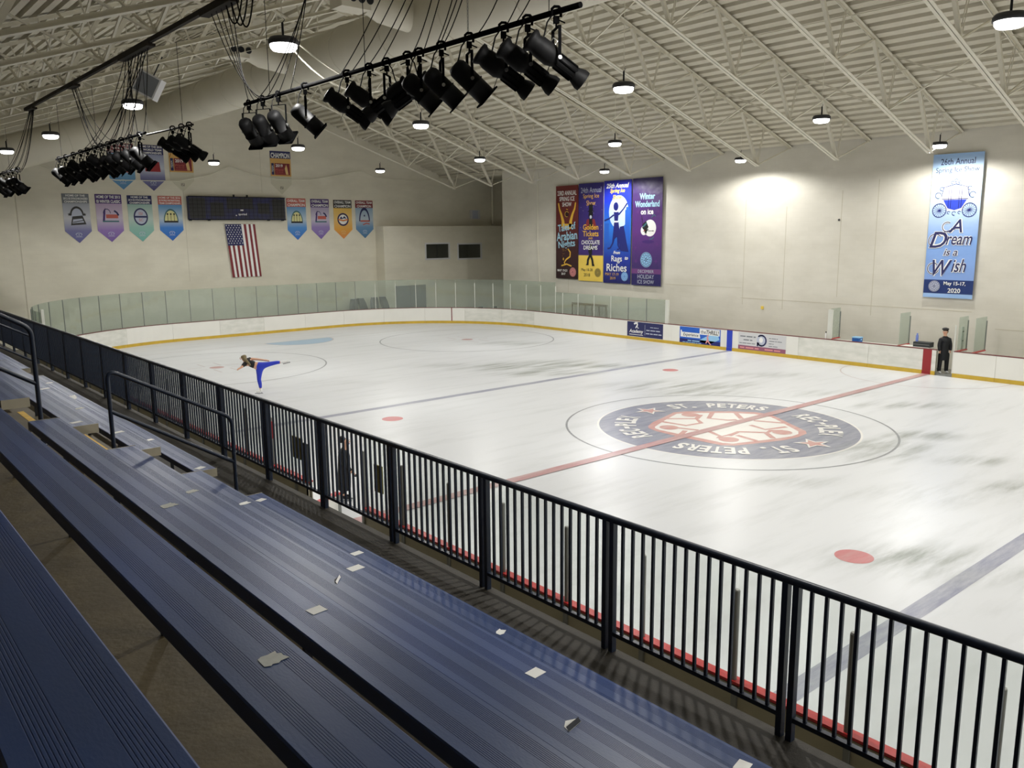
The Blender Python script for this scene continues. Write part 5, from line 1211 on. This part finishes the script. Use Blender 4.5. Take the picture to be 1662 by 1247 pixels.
pennant(-9.13, -7.86, 7.72, 5.22, 'grey to violet pennant, leftmost in the lower row', 'p_grey', ['HOME OF THE', '2012 ISI SYNCHRONIZED', 'CHAMPIONSHIPS'], [(0, (92, 92, 148)), (.25, (120, 120, 168)), (.5, (206, 208, 214)), (.75, (180, 184, 196)), (1, (104, 110, 126))], greyarch, .48)
pennant(-7.57, -6.27, 7.72, 5.25, 'purple winter classic pennant, second from the left', 'p_purple', ['HOME OF THE 2013', 'ISI WINTER CLASSIC'], [(0, (112, 84, 160)), (.25, (150, 120, 190)), (.5, (206, 196, 214)), (.8, (190, 166, 200)), (1, (150, 120, 170))], purplearch, .48)
pennant(-5.99, -4.72, 7.69, 5.25, 'mint green pennant with an oval badge', 'p_navy', ['HOME OF THE', '2014 ISI SYNCHRONIZED', 'CHAMPIONSHIPS'], [(0, (110, 176, 166)), (.3, (150, 196, 184)), (.5, (196, 214, 206)), (1, (130, 176, 168))], oval, .46)
pennant(-4.40, -3.13, 7.69, 5.27, 'blue pennant with orange header left of the scoreboard', 'p_coral', ['HOME OF THE 2016', 'ISI WORLD RECREATIONAL', 'TEAM CHAMPIONSHIPS'], [(0, (34, 96, 190)), (.3, (60, 130, 214)), (.5, (196, 212, 222)), (.75, (110, 160, 206)), (1, (60, 120, 200))], arch, .46)
pennant(3.1, 4.36, 7.70, 5.22, 'blue pennant with red header right of the scoreboard', 'p_coral', ['OVERALL TEAM', 'CHAMPION'], [(0, (40, 104, 196)), (.3, (80, 146, 216)), (.5, (190, 208, 220)), (.8, (100, 156, 206)), (1, (80, 136, 200))], arch, .5)
pennant(4.68, 5.93, 7.69, 5.25, 'lilac overall team champion pennant', 'p_purple', ['OVERALL TEAM', 'CHAMPION'], [(0, (122, 96, 170)), (.3, (150, 130, 190)), (.5, (204, 198, 214)), (1, (150, 130, 178))], purplearch, .5)
pennant(6.24, 7.53, 7.66, 5.25, 'orange and yellow overall team champion pennant', 'p_charcoal', ['OVERALL TEAM', 'CHAMPION'], [(0, (222, 140, 80)), (.25, (232, 168, 70)), (.5, (232, 196, 120)), (1, (232, 186, 70))], bluebadge, .5)
pennant(7.8, 9.08, 7.65, 5.27, 'pale blue team champion pennant, rightmost of the row', 'p_dkred', ['OVERALL TEAM', 'CHAMPION'], [(0, (66, 116, 156)), (.3, (110, 150, 190)), (.5, (190, 204, 214)), (1, (120, 160, 196))], thinarch, .46)
pennant(2.22, 3.52, 10.42, 7.93, 'champion pennant with orange 2019 picture above the scoreboard', 'p_navy', ['CHAMPION'], [(0, (208, 204, 184)), (1, (208, 204, 184))], y2019, .45)
pennant(-3.63, -2.33, 10.42, 7.95, 'cream pennant with orange 2019 picture beside the stage lights', 'p_navy', ['HOME OF THE 2019', 'ISI WORLD TEAM', 'CHAMPIONSHIPS'], [(0, (208, 204, 184)), (1, (208, 204, 184))], y2019, .45)
pennant(-5.2, -3.9, 10.36, 7.95, 'violet upper pennant half hidden by the stage lights', 'p_navy', ['HOME OF THE 2018', 'ISI WORLD TEAM', 'CHAMPIONSHIPS'], [(0, (70, 66, 120)), (.3, (130, 132, 176)), (.5, (196, 202, 216)), (1, (90, 96, 160))], redcity, .5)
pennant(-6.75, -5.45, 10.36, 7.98, 'blue upper pennant mostly hidden behind the can lights', 'p_dkred', ['HOME OF THE 2017', 'ISI WORLD TEAM', 'CHAMPIONSHIPS'], [(0, (90, 146, 196)), (.3, (110, 160, 200)), (.6, (150, 190, 214)), (1, (110, 150, 196))], thinarch, .5)

# flag
fw, fh = 1.83, 3.05; q = MB(); nx, nz = 26, 20; fx, fz = -.80, 3.12
def flag_pt(i, j):
    uu, vv = i/nx, j/nz; return (fx+uu*fw+.27*(1-vv)*(1-.2*uu)*1.0, YF-.07-.03*math.sin(uu*16+vv*2)*(1-.3*vv), fz+vv*fh-.0)
for i in range(nx):
    for j in range(nz):
        cu_, cv_ = (i+.5)/nx, (j+.5)/nz
        st = int((1-cu_)*13); colr = 'p_dkred' if st % 2 == 0 else 'p_white'
        if cu_ < 7/13 and cv_ > .62: colr = 'p_navy'
        q.use(colr); q.smooth = True; q.add([flag_pt(i, j), flag_pt(i+1, j), flag_pt(i+1, j+1), flag_pt(i, j+1)], [(0, 1, 2, 3)])
fo = tag(q.build('hanging_flag'), 'American flag hanging vertically under the scoreboard', 'flag')
q = mb('p_white')
for rI in range(9):
    for cI in range(6 if rI % 2 == 0 else 5):
        uu = (7/13)*((cI+.5)/6 if rI % 2 == 0 else (cI+1)/6); vv = 1-.38*(rI+.6)/9.2
        px = flag_pt(uu*nx, vv*nz); pts = []
        for k_ in range(10): t = PI/2+k_*PI/5; rr = .045 if k_ % 2 == 0 else .018; pts.append((px[0]+rr*math.cos(t), px[1]-.012, px[2]+rr*math.sin(t)))
        q.add([(px[0], px[1]-.012, px[2])]+pts, [(0, 1+i_, 1+(i_+1) % 10) for i_ in range(10)])
q.build('stars', fo)
# scoreboard
root = thing('scoreboard', 'long dark blue scoreboard behind a protective net on the end wall', 'scoreboard', (-2.85, YF, 6.42)); sw, sh_ = 5.75, 1.28
q = mb('scoreboard_face'); q.box((0, -.22, 0), (sw, -.02, sh_)); q.build('cabinet', root)
for (x0_, x1_, z0_, z1_) in ((.06, .95, .06, 1.2), (1.25, 2.0, .2, .95), (2.2, 3.75, .62, 1.22), (4.05, 4.75, .35, .95), (4.95, 5.7, .06, 1.2)):
    q = mb('scoreboard_dark'); q.box((x0_, -.226, z0_), (x1_, -.22, z1_)); q.build('digit_panel', root)
a = Art((0, -.228, 0), (1, 0, 0), (0, 0, 1), (0, -1, 0), .001, .002); a.use('p_white').text('sported', 3.1, .3, .16, maxw=.5, bold=.02); a.rect(2.98, .5, 3.16, .58).ell(2.72, .24, .04, .04, 10); a.build('lettering', root)
q = mb('black_cable')
for i in range(24): q.tube([(sw*i/23, -.27, -.02), (sw*i/23, -.27, sh_+.02)], .005, 4, False)
for i in range(7): q.tube([(0, -.27, sh_*i/6), (sw, -.27, sh_*i/6)], .005, 4, False)
q.tube([(0, -.27, 0), (sw, -.27, 0), (sw, -.27, sh_), (0, -.27, sh_)], .02, 6, close=True); q.build('safety_net', root)
for xx in (.1, 1.15, 4.7, 5.6): q = mb('case_black'); q.box((xx-.04, -.26, -.06), (xx+.04, -.02, .0)); q.build('foot_bracket', root)
for xx in (2.7, 3.5): q = mb('case_black'); q.box((xx-.04, -.1, sh_), (xx+.04, -.02, sh_+.14)); q.build('top_bracket', root)

# ================================================================== PEOPLE
RV = Vector((.762, -.647, 0)); FV = Vector((.647, .762, 0))
def skin(name, chains, mname, parent, origin=(0, 0, 0), levels=2, root_i=0):
    """chains: list of lists of ((a,b,h), radius); equal positions are welded. a = picture right, b = away, h = up"""
    verts = []; rads = []; edges = []; key = {}
    for ch in chains:
        pi = None
        for (p, rd) in ch:
            kx = tuple(round(c_, 4) for c_ in p)
            if kx not in key: key[kx] = len(verts); verts.append(RV*p[0]+FV*p[1]+Vector((0, 0, p[2]))); rads.append(rd)
            i = key[kx]
            if pi is not None and pi != i: edges.append((pi, i))
            pi = i
    me = bpy.data.meshes.new(name); me.from_pydata(verts, edges, []); o = bpy.data.objects.new(name, me); C.objects.link(o)
    md = o.modifiers.new('skin', 'SKIN'); md.use_smooth_shade = True; sv = me.skin_vertices[0].data
    for i, rd in enumerate(rads):
        rr = rd if isinstance(rd, tuple) else (rd, rd); sv[i].radius = rr; sv[i].use_root = (i == root_i)
    sb = o.modifiers.new('sub', 'SUBSURF'); sb.levels = levels; sb.render_levels = levels
    bpy.context.view_layer.update(); dg = bpy.context.evaluated_depsgraph_get(); m2 = bpy.data.meshes.new_from_object(o.evaluated_get(dg)); bpy.data.objects.remove(o)
    for p in m2.polygons: p.use_smooth = True
    m2.materials.clear(); m2.materials.append(M[mname]); o = bpy.data.objects.new(name, m2); C.objects.link(o); o.parent = parent; return o
def hand(wrist, d, side, s_=1.0):
    """five finger chains from the wrist; d = pointing direction, side = thumb side"""
    wv = Vector(wrist); d = Vector(d).normalized(); sd = Vector(side).normalized(); palm = wv+d*.06*s_; out = [[(tuple(wv), .022*s_), (tuple(palm), .026*s_)]]
    for i, ln in enumerate((.062, .072, .068, .052)):
        o_ = sd*(.024-.016*i)*s_; k0 = palm+o_; k1 = k0+d*ln*.5*s_; k2 = k0+d*ln*s_+Vector((0, 0, -.012))*s_
        out.append([(tuple(palm), .026*s_), (tuple(k0+d*.02*s_), .0085*s_), (tuple(k1), .008*s_), (tuple(k2), .007*s_)])
    th = wv+d*.02*s_+sd*.03*s_; out.append([(tuple(wv), .022*s_), (tuple(th), .010*s_), (tuple(th+d*.035*s_+sd*.012*s_), .008*s_)])
    return out
def ellip(name, c_, rr, mname, parent, n=16, m_=12, cut=None):
    q = mb(mname); q.smooth = True; vs = []; c_ = RV*c_[0]+FV*c_[1]+Vector((0, 0, c_[2]))
    for i in range(m_+1):
        ph = PI*i/m_
        for j in range(n): t = 2*PI*j/n; vs.append(c_+RV*rr[0]*math.sin(ph)*math.cos(t)+FV*rr[1]*math.sin(ph)*math.sin(t)+Vector((0, 0, rr[2]*math.cos(ph))))
    q.add(vs, [(i*n+j, (i+1)*n+j, (i+1)*n+(j+1) % n, i*n+(j+1) % n) for i in range(m_) for j in range(n)]); return q.build(name, parent)
def face(parent, c_, d, s_=1.0):
    """eyes, nose, mouth and ears on a head at c_, facing d (a,b)"""
    dv = Vector((d[0], d[1])).normalized(); sx = Vector((-dv.y, dv.x)); q = MB(); q.smooth = True
    def sp(mn, f_, s2, h, rr):
        q.use(mn); cc = RV*(c_[0]+dv.x*f_+sx.x*s2)+FV*(c_[1]+dv.y*f_+sx.y*s2)+Vector((0, 0, c_[2]+h)); vs = []
        for i in range(5):
            for j in range(6): ph = PI*i/4; t = 2*PI*j/6; vs.append(cc+Vector((rr*math.sin(ph)*math.cos(t), rr*math.sin(ph)*math.sin(t), rr*math.cos(ph))))
        q.add(vs, [(i*6+j, (i+1)*6+j, (i+1)*6+(j+1) % 6, i*6+(j+1) % 6) for i in range(4) for j in range(6)])
    for e in (-1, 1): sp('p_white', .078*s_, e*.032*s_, .01, .014*s_); sp('hair_dark', .087*s_, e*.032*s_, .01, .008*s_); sp('skin', -.0, e*.078*s_, -.01, .02*s_)
    sp('skin', .095*s_, 0, -.02, .016*s_); sp('p_coral', .082*s_, 0, -.055, .016*s_); return q.build('face', parent)
# skater in a spiral
p = thing('person', 'figure skater in black top and blue leggings gliding on one leg', 'person', (-7.82, 14.05, .012))
H = (-.03, 0, .98); neck = (-.47, -.02, 1.15); sh1 = (-.36, .1, 1.22); sh2 = (-.50, -.12, 1.06)
skin('body', [[(H, .135), ((-.2, 0, 1.02), .115), ((-.34, -.01, 1.1), .125), ((-.42, -.01, 1.13), .11), (neck, .05), ((-.52, -.03, 1.22), .06), ((-.55, -.03, 1.29), .095), ((-.57, -.03, 1.36), .07)],
              [((-.42, -.01, 1.13), .11), (sh1, .055), ((-.12, .14, 1.20), .042), ((.1, .15, 1.17), .034), ((.2, .15, 1.15), .026)]+[],
              [((-.42, -.01, 1.13), .11), (sh2, .055), ((-.54, -.26, .99), .042), ((-.60, -.42, .95), .03)],
              [(H, .135), ((.0, 0, .85), .095), ((-.05, 0, .5), .062), ((-.02, 0, .34), .058), ((-.01, 0, .14), .038), ((-.0, 0, .08), .04)],
              [(H, .135), ((.12, .02, 1.0), .10), ((.44, .04, 1.06), .066), ((.6, .04, 1.09), .056), ((.78, .05, 1.10), .038)]]+hand((.2, .15, 1.15), (1, .1, -.15), (0, 0, 1), .9)+hand((-.60, -.42, .95), (-.2, -1, -.1), (0, 0, 1), .9), 'skin', p)
skin('leggings', [[(H, (.15, .15)), ((.0, 0, .85), .115), ((-.05, 0, .5), .076), ((-.02, 0, .34), .07), ((-.01, 0, .17), .05)], [(H, .15), ((.12, .02, 1.0), .118), ((.44, .04, 1.06), .08), ((.6, .04, 1.09), .068), ((.74, .05, 1.10), .05)], [(H, .15), ((-.16, 0, 1.0), .13)]], 'leggings', p)
skin('black_top', [[((-.13, 0, 1.00), .12), ((-.17, 0, 1.01), .135), ((-.34, -.01, 1.1), .14), ((-.42, -.01, 1.13), .125), ((-.45, -.02, 1.14), .07)], [((-.42, -.01, 1.13), .125), (sh1, .07), ((-.3, .11, 1.215), .062)], [((-.42, -.01, 1.13), .125), (sh2, .07), ((-.535, -.24, 1.0), .056)]], 'top_black', p)
face(p, (-.56, -.03, 1.29), (-1, -.2), 1.0)
skin('hair', [[((-.55, -.02, 1.38), .08), ((-.53, -.03, 1.32), .115), ((-.49, -.06, 1.25), .08), ((-.40, -.14, 1.18), .05), ((-.32, -.16, 1.1), .045), ((-.26, -.17, 1.02), .03)]], 'hair_blond', p)
for nm, c0, c1, c2, bl in (('skate', (0, 0, .16), (.0, 0, .06), (-.17, -.03, .045), ((.08, 0, .0), (-.2, -.03, .0))), ('skate', (.76, .05, 1.10), (.88, .05, 1.11), (.90, .05, 1.26), ((.93, .05, 1.03), (.96, .05, 1.28)))):
    pass
s1 = skin('skate', [[((0, 0, .19), .05), ((.01, 0, .07), .05), ((-.09, -.01, .06), .045), ((-.18, -.02, .05), .032)]], 'skate_white', p)
q = mb('blade'); a_ = RV*.07+Vector((0, 0, -.005)); b_ = RV*-.22+FV*-.02+Vector((0, 0, -.005)); q.bar(a_, b_, .006, .03); q.bar(RV*.02+Vector((0, 0, 0)), RV*.02+Vector((0, 0, .04)), .01, .03); q.bar(RV*-.13+Vector((0, 0, 0)), RV*-.13+Vector((0, 0, .04)), .01, .03); q.build('blade', s1)
s2 = skin('skate', [[((.72, .05, 1.10), .05), ((.86, .05, 1.11), .05), ((.95, .05, 1.13), .042), ((1.04, .05, 1.15), .03)]], 'skate_white', p)
q = mb('blade'); q.bar(RV*.82+FV*.05+Vector((0, 0, 1.04)), RV*1.08+FV*.05+Vector((0, 0, 1.10)), .006, .03); q.bar(RV*.9+FV*.05+Vector((0, 0, 1.05)), RV*.9+FV*.05+Vector((0, 0, 1.09)), .02, .01); q.build('blade', s2)
# person standing in the far gate
p = thing('person', 'person in long black coat and cap standing in the open far gate', 'person', (13.45, -.42, .03))
HH = (0, 0, .92); ch = (0, 0, 1.32)
skin('body', [[(HH, .10), ((0, 0, 1.1), .09), (ch, .10), ((0, 0, 1.42), .06), ((-.01, 0, 1.5), .055), ((-.02, 0, 1.58), .09), ((-.02, 0, 1.66), .085)],
              [(ch, .10), ((.17, .02, 1.35), .045), ((.24, .02, 1.1), .038), ((.21, -.04, .90), .03)], [(ch, .10), ((-.17, -.02, 1.35), .045), ((-.24, -.04, 1.1), .038), ((-.21, -.08, .90), .03)],
              [(HH, .10), ((.10, 0, .84), .07), ((.13, 0, .46), .05), ((.14, 0, .09), .036)], [(HH, .10), ((-.10, 0, .84), .07), ((-.13, 0, .46), .05), ((-.14, .01, .09), .036)]]
     + hand((.21, -.04, .90), (0, -.1, -1), (-1, 0, 0), .85)+hand((-.21, -.08, .90), (0, -.1, -1), (1, 0, 0), .85), 'skin', p)
skin('coat', [[((0, 0, .50), (.2, .15)), ((0, 0, .54), (.22, .16)), ((0, 0, .72), (.21, .16)), ((0, 0, .92), (.19, .16)), ((0, 0, 1.12), (.18, .15)), (ch, (.16, .15)), ((0, 0, 1.40), .10), ((0, 0, 1.46), .07)], [(ch, (.17, .15)), ((.18, .02, 1.31), .08), ((.235, .02, 1.1), .07), ((.215, -.04, .86), .06)], [(ch, (.17, .15)), ((-.18, -.02, 1.31), .08), ((-.235, -.04, 1.1), .07), ((-.215, -.08, .86), .06)]], 'coat_black', p)
for sg in (-1, 1): skin('trouser_leg', [[((sg*.11, 0, .84), .115), ((sg*.13, 0, .46), .085), ((sg*.14, .01, .10), .075), ((sg*.14, .01, .07), .07)]], 'top_black', p)
for sg in (-1, 1): skin('shoe', [[((sg*.14, 0, .06), .055), ((sg*.145, -.1, .045), .045), ((sg*.15, -.17, .035), .03)]], 'p_ltgrey', p)
face(p, (-.02, 0, 1.62), (-.6, -.8)); ellip('cap', (-.01, .01, 1.71), (.125, .125, .06), 'hair_dark', p); ellip('hair', (.02, .035, 1.62), (.095, .085, .1), 'hair_dark', p)
# young skater by the near gate
p = thing('person', 'masked person in dark coat with hair in a bun by the near gate', 'person', (-11.60, 1.30, .012))
HH = (0, 0, .72); ch = (.01, 0, 1.0)
skin('body', [[(HH, .08), ((0, 0, .86), .07), (ch, .075), ((.02, 0, 1.1), .045), ((.03, 0, 1.17), .045), ((.05, 0, 1.25), .085), ((.05, 0, 1.33), .075)],
              [(ch, .075), ((.0, -.13, 1.03), .035), ((.05, -.17, .82), .032), ((.2, -.16, .64), .026)], [(ch, .075), ((.0, .13, 1.03), .035), ((.02, .18, .82), .032), ((.06, .18, .62), .026)],
              [(HH, .08), ((0, -.08, .64), .05), ((.0, -.08, .36), .04), ((-.03, -.07, .08), .03), ((.06, -.07, .05), .032)], [(HH, .08), ((0, .08, .64), .05), ((-.03, .08, .36), .04), ((-.06, .07, .10), .03), ((.03, .07, .07), .032)]]
     + hand((.2, -.16, .64), (.8, 0, -.6), (0, 1, .2), .85)+hand((.06, .18, .62), (.2, 0, -1), (1, 0, 0), .85), 'skin', p)
skin('coat', [[((-.02, 0, .20), (.13, .14)), ((-.02, 0, .24), (.15, .16)), ((-.01, 0, .46), (.15, .16)), ((0, 0, .72), (.14, .15)), ((0, 0, .86), .135), (ch, (.14, .15)), ((.02, 0, 1.11), .075)], [(ch, .14), ((.0, -.15, 1.04), .075), ((.05, -.17, .82), .062), ((.18, -.16, .66), .045)], [(ch, .14), ((.0, .15, 1.04), .075), ((.02, .18, .82), .062), ((.06, .18, .66), .045)]], 'coat_black', p)
for sg in (-1, 1): skin('trouser_leg', [[((0, sg*.08, .5), .085), ((-.015, sg*.075, .3), .065), ((-.04, sg*.07, .14), .05)]], 'top_black', p)
for sg in (-1, 1):
    b_ = skin('skate', [[((-.04, sg*.07, .14), .042), ((-.03, sg*.07, .07), .04), ((.1, sg*.07, .055), .03)]], 'top_black', p)
    q = mb('blade'); q.bar(RV*-.09+FV*sg*.07+Vector((0, 0, .0)), RV*.14+FV*sg*.07+Vector((0, 0, .0)), .006, .04); q.build('blade', b_)
face(p, (.05, 0, 1.29), (1, -.15), .95); skin('hair', [[((.03, 0, 1.36), .075), ((.0, 0, 1.32), .095), ((-.05, 0, 1.28), .06), ((-.1, 0, 1.3), .05)]], 'hair_dark', p); skin('face_mask', [[((.11, -.01, 1.23), .035), ((.115, -.01, 1.2), .04)]], 'mask_blue', p)
skin('glove', [[((.24, -.16, .60), .035), ((.29, -.16, .55), .04)]], 'glove', p)
